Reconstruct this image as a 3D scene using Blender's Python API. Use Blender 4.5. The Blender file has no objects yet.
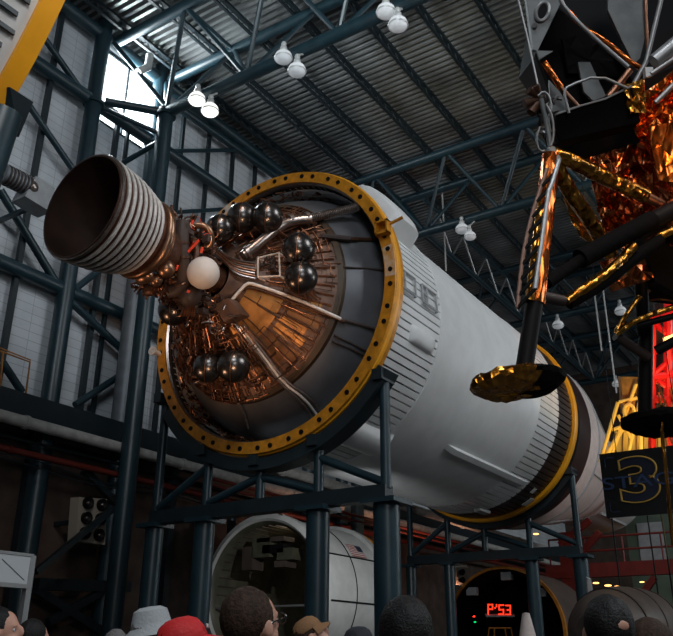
import bpy, bmesh, math, random
from mathutils import Vector as V, Matrix
R_ = random.Random(7)
SC = bpy.context.scene
COL = SC.collection
PI = math.pi
sin, cos = math.sin, math.cos

# ------------------------------------------------------------------ camera model
FPX, PITCH, ROLL, YAW = 812.23, .3944, .0071, .5826
CAM = V((0, 0, 1.5))
_c, _s, _sy, _cy = cos(PITCH), sin(PITCH), sin(YAW), cos(YAW)
FW = V((-_sy*_c, _cy*_c, _s))
_u0 = V((_sy*_s, -_cy*_s, _c)); _r0 = V((_cy, _sy, 0))
RT = cos(ROLL)*_r0 + sin(ROLL)*_u0
UP = -sin(ROLL)*_r0 + cos(ROLL)*_u0
def ray(x, y): return FW + RT*((x-336.5)/FPX) - UP*((y-318)/FPX)
def PX(x, y, v): d = ray(x, y); return CAM + d*((v-CAM.x)/d.x)
def PY(x, y, v): d = ray(x, y); return CAM + d*((v-CAM.y)/d.y)
def PZ(x, y, v): d = ray(x, y); return CAM + d*((v-CAM.z)/d.z)
def PD(x, y, v): return CAM + ray(x, y)*v

cd = bpy.data.cameras.new('camera'); co = bpy.data.objects.new('camera', cd); COL.objects.link(co)
cd.sensor_width = 36; cd.lens = FPX/673*36; cd.clip_end = 300; cd.clip_start = .05
m = Matrix((RT, UP, -FW)).transposed().to_4x4(); m.translation = CAM
co.matrix_world = m
SC.camera = co

# ------------------------------------------------------------------ materials
M = {}
def mat(name, col, rough=.5, metal=0., emit=None, estr=0., noise=0., nscale=6., bump=0., bscale=20., col2=None, spec=None, coat=0., trans=0.):
    m = bpy.data.materials.new(name); m.use_nodes = True
    nt = m.node_tree; b = nt.nodes['Principled BSDF']
    b.inputs['Base Color'].default_value = (*col, 1); b.inputs['Roughness'].default_value = rough
    b.inputs['Metallic'].default_value = metal
    if spec is not None: b.inputs['Specular IOR Level'].default_value = spec
    if coat: b.inputs['Coat Weight'].default_value = coat
    if trans: b.inputs['Transmission Weight'].default_value = trans
    if emit: b.inputs['Emission Color'].default_value = (*emit, 1); b.inputs['Emission Strength'].default_value = estr
    tc = nt.nodes.new('ShaderNodeTexCoord')
    if noise or col2:
        n = nt.nodes.new('ShaderNodeTexNoise'); n.inputs['Scale'].default_value = nscale; n.inputs['Detail'].default_value = 5
        nt.links.new(tc.outputs['Object'], n.inputs['Vector'])
        r = nt.nodes.new('ShaderNodeValToRGB')
        c2 = col2 or tuple(max(0, c*(1-noise)) for c in col)
        r.color_ramp.elements[0].position = .35; r.color_ramp.elements[1].position = .65
        r.color_ramp.elements[0].color = (*c2, 1); r.color_ramp.elements[1].color = (*col, 1)
        nt.links.new(n.outputs['Fac'], r.inputs['Fac']); nt.links.new(r.outputs['Color'], b.inputs['Base Color'])
    if bump:
        n2 = nt.nodes.new('ShaderNodeTexNoise'); n2.inputs['Scale'].default_value = bscale; n2.inputs['Detail'].default_value = 3
        nt.links.new(tc.outputs['Object'], n2.inputs['Vector'])
        bp = nt.nodes.new('ShaderNodeBump'); bp.inputs['Strength'].default_value = bump; bp.inputs['Distance'].default_value = .03
        nt.links.new(n2.outputs['Fac'], bp.inputs['Height']); nt.links.new(bp.outputs['Normal'], b.inputs['Normal'])
    M[name] = m
    return m
def foil(name, col, col2, scale=9., rough=.22, strength=.9, st=(1, 1, 1)):
    m = bpy.data.materials.new(name); m.use_nodes = True
    nt = m.node_tree; b = nt.nodes['Principled BSDF']
    b.inputs['Metallic'].default_value = 1; b.inputs['Roughness'].default_value = rough
    tc0 = nt.nodes.new('ShaderNodeTexCoord'); tc = nt.nodes.new('ShaderNodeMapping'); tc.inputs['Scale'].default_value = st
    nt.links.new(tc0.outputs['Object'], tc.inputs['Vector'])
    nz = nt.nodes.new('ShaderNodeTexNoise'); nz.inputs['Scale'].default_value = scale*.6
    nt.links.new(tc.outputs['Vector'], nz.inputs['Vector'])
    mx = nt.nodes.new('ShaderNodeVectorMath'); mx.operation = 'MULTIPLY_ADD'
    nt.links.new(nz.outputs['Color'], mx.inputs[0]); mx.inputs[1].default_value = (.25, .25, .25); nt.links.new(tc.outputs['Vector'], mx.inputs[2])
    vo = nt.nodes.new('ShaderNodeTexVoronoi'); vo.inputs['Scale'].default_value = scale; vo.feature = 'F1'
    nt.links.new(mx.outputs[0], vo.inputs['Vector'])
    bp = nt.nodes.new('ShaderNodeBump'); bp.inputs['Strength'].default_value = strength; bp.inputs['Distance'].default_value = .06
    nt.links.new(vo.outputs['Distance'], bp.inputs['Height']); nt.links.new(bp.outputs['Normal'], b.inputs['Normal'])
    r = nt.nodes.new('ShaderNodeValToRGB'); r.color_ramp.elements[0].color = (*col, 1); r.color_ramp.elements[1].color = (*col2, 1)
    n3 = nt.nodes.new('ShaderNodeTexNoise'); n3.inputs['Scale'].default_value = scale*.35
    nt.links.new(tc.outputs['Vector'], n3.inputs['Vector']); nt.links.new(n3.outputs['Fac'], r.inputs['Fac'])
    nt.links.new(r.outputs['Color'], b.inputs['Base Color'])
    M[name] = m
def wallmat():
    m = bpy.data.materials.new('wall_panel'); m.use_nodes = True
    nt = m.node_tree; b = nt.nodes['Principled BSDF']; b.inputs['Roughness'].default_value = .55
    tc = nt.nodes.new('ShaderNodeTexCoord'); mp = nt.nodes.new('ShaderNodeMapping')
    mp.inputs['Rotation'].default_value = (0, 0, 0)
    sx = nt.nodes.new('ShaderNodeSeparateXYZ'); cx = nt.nodes.new('ShaderNodeCombineXYZ')
    nt.links.new(tc.outputs['Object'], sx.inputs[0]); nt.links.new(sx.outputs['Y'], cx.inputs['X']); nt.links.new(sx.outputs['Z'], cx.inputs['Y'])
    br = nt.nodes.new('ShaderNodeTexBrick'); br.offset = 0; br.inputs['Scale'].default_value = 1
    br.inputs['Brick Width'].default_value = 1.25; br.inputs['Row Height'].default_value = .28; br.inputs['Mortar Size'].default_value = .012
    br.inputs['Color1'].default_value = (.60, .635, .665, 1); br.inputs['Color2'].default_value = (.55, .585, .62, 1); br.inputs['Mortar'].default_value = (.38, .40, .43, 1)
    nt.links.new(cx.outputs[0], br.inputs['Vector'])
    n = nt.nodes.new('ShaderNodeTexNoise'); n.inputs['Scale'].default_value = .9; n.inputs['Detail'].default_value = 6
    nt.links.new(tc.outputs['Object'], n.inputs['Vector'])
    r = nt.nodes.new('ShaderNodeMapRange'); r.inputs['To Min'].default_value = .62; r.inputs['To Max'].default_value = 1.15
    nt.links.new(n.outputs['Fac'], r.inputs['Value'])
    mx = nt.nodes.new('ShaderNodeMix'); mx.data_type = 'RGBA'; mx.blend_type = 'MULTIPLY'; mx.inputs['Factor'].default_value = 1
    nt.links.new(br.outputs['Color'], mx.inputs['A']); nt.links.new(r.outputs['Result'], mx.inputs['B'])
    nt.links.new(mx.outputs['Result'], b.inputs['Base Color'])
    M['wall_panel'] = m
wallmat()
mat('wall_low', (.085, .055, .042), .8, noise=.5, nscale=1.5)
mat('floor', (.05, .05, .05), .5)
mat('deck', (.36, .375, .38), .38, .35, noise=.6, nscale=.35)
mat('steel', (.013, .036, .048), .38, noise=.25, nscale=3)
mat('steel_dark', (.010, .020, .026), .45, noise=.3, nscale=3)
mat('black', (.005, .005, .006), .55, spec=.15)
mat('black_soft', (.005, .0045, .0045), .85, bump=.3, bscale=14, spec=.06)
mat('white_paint', (.66, .67, .67), .42, noise=.10, nscale=2.2)
mat('white_dull', (.50, .50, .48), .5, noise=.15, nscale=3)
mat('grey_paint', (.33, .34, .35), .5, noise=.2, nscale=4)
mat('yellow', (.66, .255, .012), .38, noise=.35, nscale=7)
mat('yellow_new', (.85, .36, .01), .4, noise=.12, nscale=3)
mat('ring_side', (.45, .16, .01), .45, noise=.4, nscale=6)
mat('dark_corr', (.020, .013, .011), .4, noise=.3)
mat('maroon', (.035, .014, .012), .35, noise=.4, nscale=2)
mat('pinkish', (.62, .52, .48), .5, noise=.15)
mat('dome', (.19, .195, .21), .38, .55, noise=.25, nscale=1.6)
mat('cone', (.17, .095, .065), .5, .45, noise=.45, nscale=4, bump=.2, bscale=25)
mat('gold_panel', (.46, .22, .065), .42, .75, noise=.5, nscale=4, bump=.15, bscale=6)
mat('gold_dull', (.24, .115, .045), .45, .65, noise=.5, nscale=4)
mat('worn_paint', (.62, .56, .48), .45, col2=(.55, .24, .03), nscale=5)
mat('rim_bronze', (.055, .034, .018), .5, .4, noise=.3)
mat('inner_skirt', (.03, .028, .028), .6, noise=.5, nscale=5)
mat('sphere_black', (.13, .12, .115), .27, .95, noise=.3, nscale=5)
mat('sphere_white', (.62, .58, .54), .6, noise=.08, nscale=5)
mat('bronze', (.38, .22, .14), .32, .9, noise=.4, nscale=6)
mat('nozzle_in', (.06, .028, .018), .6, .2, noise=.4, nscale=3)
mat('nozzle_out', (.13, .05, .03), .4, .5, noise=.35, nscale=8)
mat('band', (.80, .73, .67), .42, .1, noise=.25, nscale=12)
mat('pipe_metal', (.36, .30, .27), .3, .9, noise=.3, nscale=15)
mat('copper', (.36, .17, .10), .36, .9, noise=.45, nscale=10)
mat('wire_dark', (.10, .045, .025), .45, .5, noise=.5, nscale=20)
mat('tape_red', (.75, .06, .02), .45)
mat('hose', (.035, .022, .018), .6)
foil('foil_gold', (.66, .33, .06), (.25, .09, .015), 7, .26, .8, (1, 1, .45))
foil('foil_copper', (.72, .24, .09), (.20, .045, .015), 4.5, .24, .9, (1.6, 1.6, .5))
foil('foil_orange', (.90, .25, .04), (.50, .09, .02), 5, .26, .8, (1.5, 1.5, .5))
mat('alum', (.30, .30, .30), .42, .6)
mat('lm_grey', (.16, .17, .17), .5, .2, noise=.3)
mat('rail_brown', (.20, .11, .08), .5, .3)
mat('lamp_glass', (.85, .87, .88), .15, emit=(.9, .95, 1), estr=.18)
mat('lamp_glass_bright', (.9, .92, .9), .15, emit=(1, .98, .93), estr=.9)
mat('lamp_lens', (.7, .72, .74), .3, emit=(.9, .95, 1), estr=.12)
mat('lamp_lens_bright', (.9, .9, .88), .3, emit=(1, .98, .92), estr=2.2)
mat('lamp_cap', (.62, .63, .62), .4, .3)
mat('pane', (.9, .95, 1), .3, emit=(.86, .95, 1), estr=5.5)
mat('pipe_white', (.50, .49, .46), .5, noise=.3, nscale=4)
mat('pipe_red', (.12, .016, .010), .5)
mat('pipe_grey', (.20, .22, .24), .5, .3, noise=.3, nscale=2)
mat('red_steel', (.16, .015, .010), .5, noise=.3, nscale=3)
mat('tower_yellow', (.85, .52, .10), .45)
mat('gantry_red', (.42, .006, .005), .4)
mat('red_led', (.05, 0, 0), .5, emit=(1, .03, .01), estr=3)
mat('green_led', (0, .05, 0), .5, emit=(0, 1, .2), estr=1.)
mat('amber_lamp', (.8, .4, .1), .4, emit=(1, .45, .12), estr=4)
mat('sign_black', (.006, .007, .009), .5)
mat('sign_blue', (.04, .08, .19), .5)
mat('sign_blue_fill', (.018, .026, .055), .45)
mat('sign_yellow', (.75, .46, .10), .45)
mat('flag_red', (.32, .06, .05), .6)
mat('flag_white', (.6, .58, .55), .6)
mat('flag_blue', (.02, .025, .05), .6)
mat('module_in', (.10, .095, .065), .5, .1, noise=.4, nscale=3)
mat('green_wall', (.10, .14, .10), .7, noise=.4, nscale=1)
mat('skin', (.52, .27, .19), .55, noise=.1)
mat('hair_brown', (.05, .027, .017), .7, noise=.6, nscale=70, bump=.25, bscale=120, spec=.2)
mat('hair_black', (.008, .007, .007), .6, noise=.4, nscale=60, bump=.3, bscale=110, spec=.3)
mat('hair_grey', (.16, .15, .15), .6, bump=.6, bscale=90)
mat('cap_red', (.55, .012, .014), .7, bump=.2, bscale=60)
mat('cap_grey', (.36, .38, .39), .8, bump=.2, bscale=60)
mat('cap_tan', (.24, .12, .05), .8, bump=.2, bscale=60)
mat('cap_navy', (.01, .012, .02), .8)
mat('shirt', (.03, .03, .035), .85)
mat('shirt_blue', (.04, .06, .10), .85)
mat('tan_metal', (.10, .075, .062), .5, .2, noise=.3, nscale=3)
mat('board_white', (.40, .42, .43), .5)
mat('speaker_beige', (.27, .24, .20), .6)
mat('glass_dark', (.02, .02, .02), .08)

# ------------------------------------------------------------------ mesh builder
def frame_of(d):
    d = d.normalized(); a = V((0, 0, 1)) if abs(d.z) < .9 else V((1, 0, 0))
    u = d.cross(a).normalized(); return u, d.cross(u).normalized()
class MB:
    def __init__(s): s.v = []; s.f = []; s.mi = []
    def add(s, vs, fs, mi=0):
        o = len(s.v); s.v += [V(p) for p in vs]; s.f += [tuple(i+o for i in f) for f in fs]; s.mi += [mi]*len(fs); return s
    def tube(s, a, b, r, r2=None, n=10, mi=0):
        a, b = V(a), V(b); r2 = r if r2 is None else r2; u, w = frame_of(b-a)
        vs = [p+(u*cos(2*PI*k/n)+w*sin(2*PI*k/n))*q for p, q in ((a, r), (b, r2)) for k in range(n)]
        fs = [(k, (k+1) % n, n+(k+1) % n, n+k) for k in range(n)] + [tuple(range(n))[::-1], tuple(range(n, 2*n))]
        return s.add(vs, fs, mi)
    def pipe(s, pts, r, n=8, mi=0, closed=False, smooth=0):
        pts = [V(p) for p in pts]
        for _ in range(smooth):
            q = [pts[0]]
            for a, b in zip(pts, pts[1:]): q += [a.lerp(b, .25), a.lerp(b, .75)]
            pts = q+[pts[-1]]
        vs = []; u = None; N = len(pts)
        for i, p in enumerate(pts):
            if closed: d = pts[(i+1) % N]-pts[i-1]
            else: d = pts[min(i+1, N-1)]-pts[max(i-1, 0)]
            d.normalize()
            if u is None: u, w = frame_of(d)
            else:
                u = (u-d*u.dot(d)); u = u.normalized() if u.length > 1e-6 else frame_of(d)[0]; w = d.cross(u)
            rr = r[i] if isinstance(r, (list, tuple)) else r
            vs += [p+(u*cos(2*PI*k/n)+w*sin(2*PI*k/n))*rr for k in range(n)]
        fs = []
        for i in range(N if closed else N-1):
            j = (i+1) % N
            fs += [(i*n+k, i*n+(k+1) % n, j*n+(k+1) % n, j*n+k) for k in range(n)]
        if not closed: fs += [tuple(range(n))[::-1], tuple(range((N-1)*n, N*n))]
        return s.add(vs, fs, mi)
    def box(s, c, sx, sy, sz, rot=None, mi=0):
        c = V(c); vs = []
        for x in (-.5, .5):
            for y in (-.5, .5):
                for z in (-.5, .5):
                    p = V((x*sx, y*sy, z*sz)); vs.append(c+(rot @ p if rot else p))
        return s.add(vs, [(0, 1, 3, 2), (4, 6, 7, 5), (0, 4, 5, 1), (2, 3, 7, 6), (0, 2, 6, 4), (1, 5, 7, 3)], mi)
    def beam(s, a, b, w, h, mi=0):          # rectangular bar, h along up-ish
        a, b = V(a), V(b); d = (b-a); L = d.length; d.normalize()
        up = V((0, 0, 1)) if abs(d.z) < .95 else V((0, 1, 0))
        x = d.cross(up).normalized(); z = x.cross(d)
        return s.box((a+b)/2, L, w, h, Matrix((d, x, z)).transposed(), mi)
    def sphere(s, c, r, n=24, mi=0, sc=(1, 1, 1), rot=None):
        c = V(c); vs = [V((0, 0, 1))]; m_ = n//2
        for i in range(1, m_):
            t = PI*i/m_
            vs += [V((sin(t)*cos(2*PI*k/n), sin(t)*sin(2*PI*k/n), cos(t))) for k in range(n)]
        vs.append(V((0, 0, -1)))
        vs = [V((p.x*sc[0], p.y*sc[1], p.z*sc[2]))*r for p in vs]
        if rot: vs = [rot @ p for p in vs]
        vs = [c+p for p in vs]
        fs = [(0, 1+k, 1+(k+1) % n) for k in range(n)]
        for i in range(m_-2):
            a = 1+i*n; b = a+n
            fs += [(a+k, b+k, b+(k+1) % n, a+(k+1) % n) for k in range(n)]
        a = 1+(m_-2)*n; fs += [(a+k, len(vs)-1, a+(k+1) % n) for k in range(n)]
        return s.add(vs, fs, mi)
    def lathe(s, prof, c, n=96, axis='y', mi=0, a0=0, a1=2*PI, closed_prof=False, rmod=None):
        # prof: (r, t) along the axis
        full = abs(a1-a0-2*PI) < 1e-6; K = n if full else n+1; vs = []
        for (r, t) in prof:
            for k in range(K):
                a = a0+(a1-a0)*k/n; q = r*(rmod(k) if rmod else 1)
                if axis == 'y': vs.append(V((c[0]+q*cos(a), t, c[1]+q*sin(a))))
                else: vs.append(V((c[0]+q*cos(a), c[1]+q*sin(a), t)))
        fs = []; P = len(prof)
        for i in range(P if closed_prof else P-1):
            j = (i+1) % P
            for k in range(n):
                k2 = (k+1) % K
                fs.append((i*K+k, i*K+k2, j*K+k2, j*K+k))
        if not full and closed_prof:
            fs += [tuple(i*K for i in range(P)), tuple(i*K+n for i in range(P))[::-1]]
        return s.add(vs, fs, mi)
    def prism(s, poly, d, mi=0):            # polygon extruded by the vector d
        n = len(poly); poly = [V(p) for p in poly]; d = V(d)
        return s.add(poly+[p+d for p in poly], [tuple(range(n))[::-1], tuple(range(n, 2*n))]+[(k, (k+1) % n, n+(k+1) % n, n+k) for k in range(n)], mi)
    def build(s, name, m_, parent=None, smooth=True, ang=40, bevel=0):
        me = bpy.data.meshes.new(name)
        root = V((0, 0, 0))
        if parent is not None: root = wloc(parent)
        me.from_pydata([p-root for p in s.v], [], s.f)
        for x in (m_ if isinstance(m_, (list, tuple)) else [m_]): me.materials.append(M[x])
        me.polygons.foreach_set('material_index', s.mi)
        bm = bmesh.new(); bm.from_mesh(me); bmesh.ops.recalc_face_normals(bm, faces=bm.faces); bm.to_mesh(me); bm.free()
        if smooth:
            me.polygons.foreach_set('use_smooth', [True]*len(me.polygons)); me.set_sharp_from_angle(angle=math.radians(ang))
        me.update()
        o = bpy.data.objects.new(name, me); COL.objects.link(o)
        if parent is not None: o.parent = parent
        if bevel:
            b = o.modifiers.new('bevel', 'BEVEL'); b.width = bevel; b.segments = 2; b.limit_method = 'ANGLE'
        return o
def wloc(o):
    v = o.location.copy()
    while o.parent: o = o.parent; v += o.location
    return v
def tag(o, label=None, cat=None, group=None, kind=None):
    if label: o['label'] = label
    if cat: o['category'] = cat
    if group: o['group'] = group
    if kind: o['kind'] = kind
    return o
def thing(name, label, cat, loc=(0, 0, 0), group=None):
    o = bpy.data.objects.new(name, None); COL.objects.link(o); o.location = loc
    o.empty_display_size = .2
    return tag(o, label, cat, group)
def part(o, label): o['label'] = label; return o
def dup(root, loc, label=None, group=None):
    r = root.copy(); COL.objects.link(r); r.location = loc
    if label: r['label'] = label
    if group: r['group'] = group
    for ch in list(root.children):
        c = ch.copy(); COL.objects.link(c); c.parent = r
        for g in list(ch.children):
            d = g.copy(); COL.objects.link(d); d.parent = c
    return r
ORD = ['first', 'second', 'third', 'fourth', 'fifth', 'sixth', 'seventh', 'eighth', 'ninth', 'tenth', 'eleventh', 'twelfth', 'thirteenth', 'fourteenth', 'fifteenth', 'sixteenth', 'seventeenth', 'eighteenth', 'nineteenth', 'twentieth']

# ================================================================== the hall
WX = -20.0; ZC = 22.4; YE = 62.0
o = MB().box((0, 26, -.05), 44, 76, .1).build('floor', 'floor', smooth=False); tag(o, kind='structure')
W0, W1, WB, WT = 14.6, 17.5, 18.75, 21.8       # window opening
b = MB()
def wq(y0, y1, z0, z1): b.box((WX-.1, (y0+y1)/2, (z0+z1)/2), .2, y1-y0, z1-z0)
wq(-12, W0, 7.6, ZC); wq(W1, YE, 7.6, ZC); wq(W0, W1, 7.6, WB); wq(W0, W1, WT, ZC)
o = b.build('wall_left', 'wall_panel', smooth=False); tag(o, kind='structure')
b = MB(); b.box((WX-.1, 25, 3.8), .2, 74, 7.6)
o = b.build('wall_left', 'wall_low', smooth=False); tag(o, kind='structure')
o = MB().box((1, YE+.1, 11.2), 42, .2, 22.4).build('wall_back', 'wall_low', smooth=False); tag(o, kind='structure')
# corrugated roof deck, ribs run across the hall
b = MB(); step = .28; y = -12.0; prof = []
while y < YE+.2:
    prof += [(y, ZC), (y+.11, ZC), (y+.14, ZC+.2), (y+.25, ZC+.2)]; y += step
vs = [V((x, p[0], p[1])) for x in (WX-.2, 22.0) for p in prof]; n = len(prof)
b.add(vs, [(i, i+1, n+i+1, n+i) for i in range(n-1)])
b.box((1, 25, ZC+.3), 42.4, 74, .1)
o = b.build('ceiling', 'deck', smooth=False); tag(o, kind='structure')
# the bright window high in the wall
w = MB(); yc = (W0+W1)/2
w.box((WX-.12, yc, (WB+WT)/2), .03, W1-W0, WT-WB)
wo = w.build('window_1', 'pane', smooth=False); tag(wo, kind='structure')
w = MB()
for yy in (W0+.05, W0+1.55, W1-.05): w.beam((WX, yy, WB), (WX, yy, WT), .07, .07)
for zz in (WB+.04, WT-.04): w.beam((WX, W0, zz), (WX, W1, zz), .07, .07)
w.build('window_frame', 'steel', wo, smooth=False)

# wall columns, interior columns
def column(x, y, z0, z1, r, label):
    c = thing('steel_column', label, 'column', (x, y, z0))
    MB().tube((x, y, z0), (x, y, z1), r, n=20).build('shaft', 'steel', c)
    b = MB()
    for zz in (19.0,):
        if z0 < zz < z1: b.tube((x, y, zz-.18), (x, y, zz-.06), r+.09, n=20)
    if b.v: b.build('collar', 'steel', c)
    MB().box((x, y, z0+.04), r*3, r*3, .08).build('base_plate', 'steel_dark', c)
    return c
CW = -19.55
column(CW, 14.48, 0, ZC, .27, 'dark teal round wall column left of the bright window')
column(CW, 17.3, 0, ZC, .25, 'dark teal round wall column right of the bright window')
column(CW, 27.6, 0, ZC, .27, 'dark teal wall column hidden behind the yellow bolted ring, nearer one')
column(CW, 30.2, 0, ZC, .27, 'dark teal wall column hidden behind the yellow bolted ring, farther one')
column(-17.94, 16.3, 0, 19.12, .27, 'tall teal column standing free behind the engine bell')
column(-17.94, 28.9, 0, 19.12, .27, 'tall free standing teal column hidden behind the white stage')
def post(y, w_, z0, z1, label, x=-19.75):
    o = MB().beam((x, y, z0), (x, y, z1), w_, w_).build('wall_post', 'steel_dark', smooth=False); tag(o, label, 'post')
post(12.85, .16, 7.9, ZC, 'slim dark post on the pale wall left of the window column')
post(11.6, .14, 7.9, ZC, 'slim dark post on the pale wall beside the orange stage ring')
post(15.75, .16, 7.9, 19, 'slim dark post just right of the wall column under the window')
post(16.25, .12, 7.9, 19, 'thinner dark post between the wall post and the grey duct')
post(18.9, .14, 7.9, ZC, 'slim dark post on the pale wall right of the free standing column')
post(20.4, .14, 7.9, ZC, 'slim dark post on the pale wall midway to the yellow ring')
post(21.9, .14, 7.9, ZC, 'slim dark post on the pale wall touching the yellow ring outline')
post(23.4, .14, 7.9, ZC, 'slim dark wall post seen just above the dark spheres')
def wbeam(z, r, label, y0=-10, y1=60):
    o = MB().tube((-19.6, y0, z), (-19.6, y1, z), r, n=16).build('wall_beam', 'steel'); tag(o, label, 'beam')
wbeam(21.85, .24, 'teal tube beam along the eave at the top of the pale wall')
wbeam(19.0, .24, 'teal tube beam along the wall under the bright window')
wbeam(11.9, .22, 'teal tube beam along the wall at mid height below the engine bell')
def brace(p, q, r, label, x=-19.55):
    a, c = PX(*p, x), PX(*q, x)
    o = MB().tube(a, c, r, n=10).build('wall_brace', 'steel'); tag(o, label, 'brace')
brace((44, 38), (96, 111), .11, 'diagonal teal brace upper left, from the ring to the window column')
brace((28, 104), (76, 174), .11, 'diagonal teal brace ending behind the top of the engine bell')
brace((0, 190), (64, 296), .13, 'diagonal teal brace at far left running down to the mid beam')
brace((66, 297), (135, 362), .13, 'diagonal teal brace running down right from the mid beam joint')
brace((66, 296), (110, 262), .11, 'short teal brace rising right from the mid beam joint')
brace((75, 405), (136, 365), .11, 'short teal brace rising right to the free standing column')
brace((2, 362), (22, 392), .12, 'short teal brace in the lower left corner above the balcony')
brace((165, 151), (262, 150), .08, 'thin teal rail on the wall right of the column, upper one')
brace((163, 213), (262, 207), .08, 'thin teal rail on the wall right of the column, lower one')
brace((179, 108), (275, 176), .16, 'thick teal brace under the roof edge right of the column')
def strut(p, q, r, label, m_='steel'):
    o = MB().tube(p, q, r, n=12).build('link_strut', m_); tag(o, label, 'strut')
IC = V((-17.94, 16.3, 19.0))
strut((-19.3, 14.75, 19.05), IC, .15, 'level teal tube linking window column and free standing column')
strut((-19.3, 14.75, 21.6), IC+V((0, 0, .25)), .09, 'bright edged teal tube crossing in front of the window')
strut((-19.3, 17.4, 21.6), IC+V((0, 0, .2)), .09, 'short teal tube from window head to free standing column')
strut((-19.3, 14.75, 18.75), IC+V((0, 0, -.95)), .08, 'thin teal tube under the window sloping to the column')
strut(PX(123, 163, -19.4), IC+V((0, 0, -1.1)), .10, 'teal tube rising from the engine bell to the column')

# grey duct up the wall, elbow pipe under the roof, pipe and box at far left
b = MB(); b.tube((-19.1, 16.85, 7.9), (-19.1, 16.85, 14.5), .32, n=20)
o = b.build('ventilation_duct', 'pipe_grey'); tag(o, 'grey round ventilation duct running up the wall behind the engine', 'duct')
t = thing('horn_siren', 'silver round ended cylinder with square box at left behind the bell', 'siren', PX(25, 188, -17.5))
MB().tube(PX(2, 173, -17.5), PX(28, 186, -17.5), .27, n=20).build('cylinder', 'pipe_grey', t)
MB().sphere(PX(31, 187, -17.4), .2).build('end_cap', 'pipe_metal', t)
b = MB(); b.prism([PX(25, 196, -17.3), PX(36, 176, -17.3), PX(55, 188, -17.3), PX(52, 212, -17.3), PX(46, 209, -17.3)], (-.6, 0, 0)); b.build('square_box', 'grey_paint', t, smooth=False)
q_ = PX(48, 200, -17.8); MB().beam(q_, V((-19.99, q_.y, q_.z)), .12, .12).build('wall_bracket', 'steel', t, smooth=False)
for k in range(7): a_ = PX(2, 173, -17.5).lerp(PX(28, 186, -17.5), .1+k*.13); MB().tube(a_, a_+(PX(28, 186, -17.5)-PX(2, 173, -17.5)).normalized()*.05, .29, n=20).build('cylinder_rib', 'hose', t)
b = MB(); p0 = PX(150, 55, -18.6); p1 = PX(148, 67, -18.6); p2 = PX(138, 72, -18.6)
b.pipe([p0, p1, p2], .14, n=12); o = b.build('roof_pipe', 'white_dull'); tag(o, 'short white elbow pipe hanging under the roof beside the window', 'pipe')

# balcony edge, handrail and the pipes below it
o = MB().box((-18.9, 25, 7.72), .5, 74, .62).build('balcony_beam', 'steel_dark', smooth=False); tag(o, 'deep dark beam along the balcony edge on the left wall', 'beam')
o = MB().box((-19.4, 25, 8.06), 1.0, 74, .06).build('balcony_floor', 'steel_dark', smooth=False); tag(o, 'dark narrow balcony floor above the pipes on the left wall', 'balcony')
b = MB(); rx = -18.8
b.pipe([PX(26, 393, rx), PX(30, 362, rx), PX(3, 352, rx), PX(-20, 345, rx)], .028, n=6); b.tube(PX(3, 352, rx), PX(0, 390, rx), .028)
b.pipe([PX(30, 362, rx), PX(30.5, 360, rx), PX(-20, 340, rx)], .02, n=6)
o = b.build('handrail', 'ring_side'); tag(o, 'dull yellow tube handrail on the balcony at far left', 'handrail')
def ypipe(x, z, r, m_, label, y0=-8, y1=60, coup=6.):
    b = MB(); b.tube((x, y0, z), (x, y1, z), r, n=14)
    y = y0+3
    while coup and y < y1: b.tube((x, y, z), (x, y+.12, z), r*1.18, n=14); y += coup
    o = b.build('service_pipe', m_); tag(o, label, 'pipe')
ypipe(-18.5, 7.2, .16, 'pipe_white', 'long pale pipe with couplings running under the balcony')
ypipe(-19.0, 6.52, .09, 'pipe_red', 'long thin dark red pipe on the left wall')
ypipe(-19.0, 6.85, .05, 'steel_dark', 'thin dark conduit between the pale pipe and the red pipe', coup=0)
ypipe(-14.0, 6.42, .15, 'pipe_white', 'pale pipe under the white stage in front of the red pipe', 15.5, 40)
ypipe(-15.5, 6.1, .05, 'pipe_red', 'thin bright red pipe under the white stage', 17, 45, 0)
ypipe(-15.5, 5.92, .035, 'pipe_red', 'second thin red pipe just under the bright red one', 17, 45, 0)
b = MB()
b.pipe([(-19.0, 12+i*1.2, 6.3+.12*sin(i*1.3)) for i in range(16)], .02, n=5, smooth=1)
b.pipe([(-18.9, 12+i*1.2, 6.15+.1*sin(i*1.1+1)) for i in range(16)], .02, n=5, smooth=1)
o = b.build('cable_run', 'steel_dark'); tag(o, 'sagging dark cables strung along the wall below the pipes', 'cable')
# lower wall framing
def lowbar(p, q, r, label, x=-19.3):
    o = MB().beam(PX(*p, x), PX(*q, x), r, r).build('wall_brace', 'steel_dark', smooth=False); tag(o, label, 'brace')
lowbar((36, 572), (114, 508), .15, 'dark diagonal brace crossing in front of the speaker panel', x=-18.2)
lowbar((36, 584), (128, 587), .30, 'dark level beam low on the left wall')
lowbar((36, 590), (108, 636), .22, 'dark diagonal low on the left wall sloping down right')
lowbar((108, 588), (48, 622), .2, 'dark diagonal low on the left wall sloping down left')
lowbar((84, 470), (118, 505), .2, 'dark brace above the speaker panel')
def lowpost(y, w_, label):
    o = MB().beam((-19.6, y, 0), (-19.6, y, 7.5), w_, w_).build('wall_post', 'steel_dark', smooth=False); tag(o, label, 'post')
lowpost(14.2, .25, 'dark post on the lower wall left of the speaker panel')
lowpost(17.2, .2, 'dark post on the lower wall right of the speaker panel')
lowpost(19.8, .25, 'dark post on the lower wall behind the white module')
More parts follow.
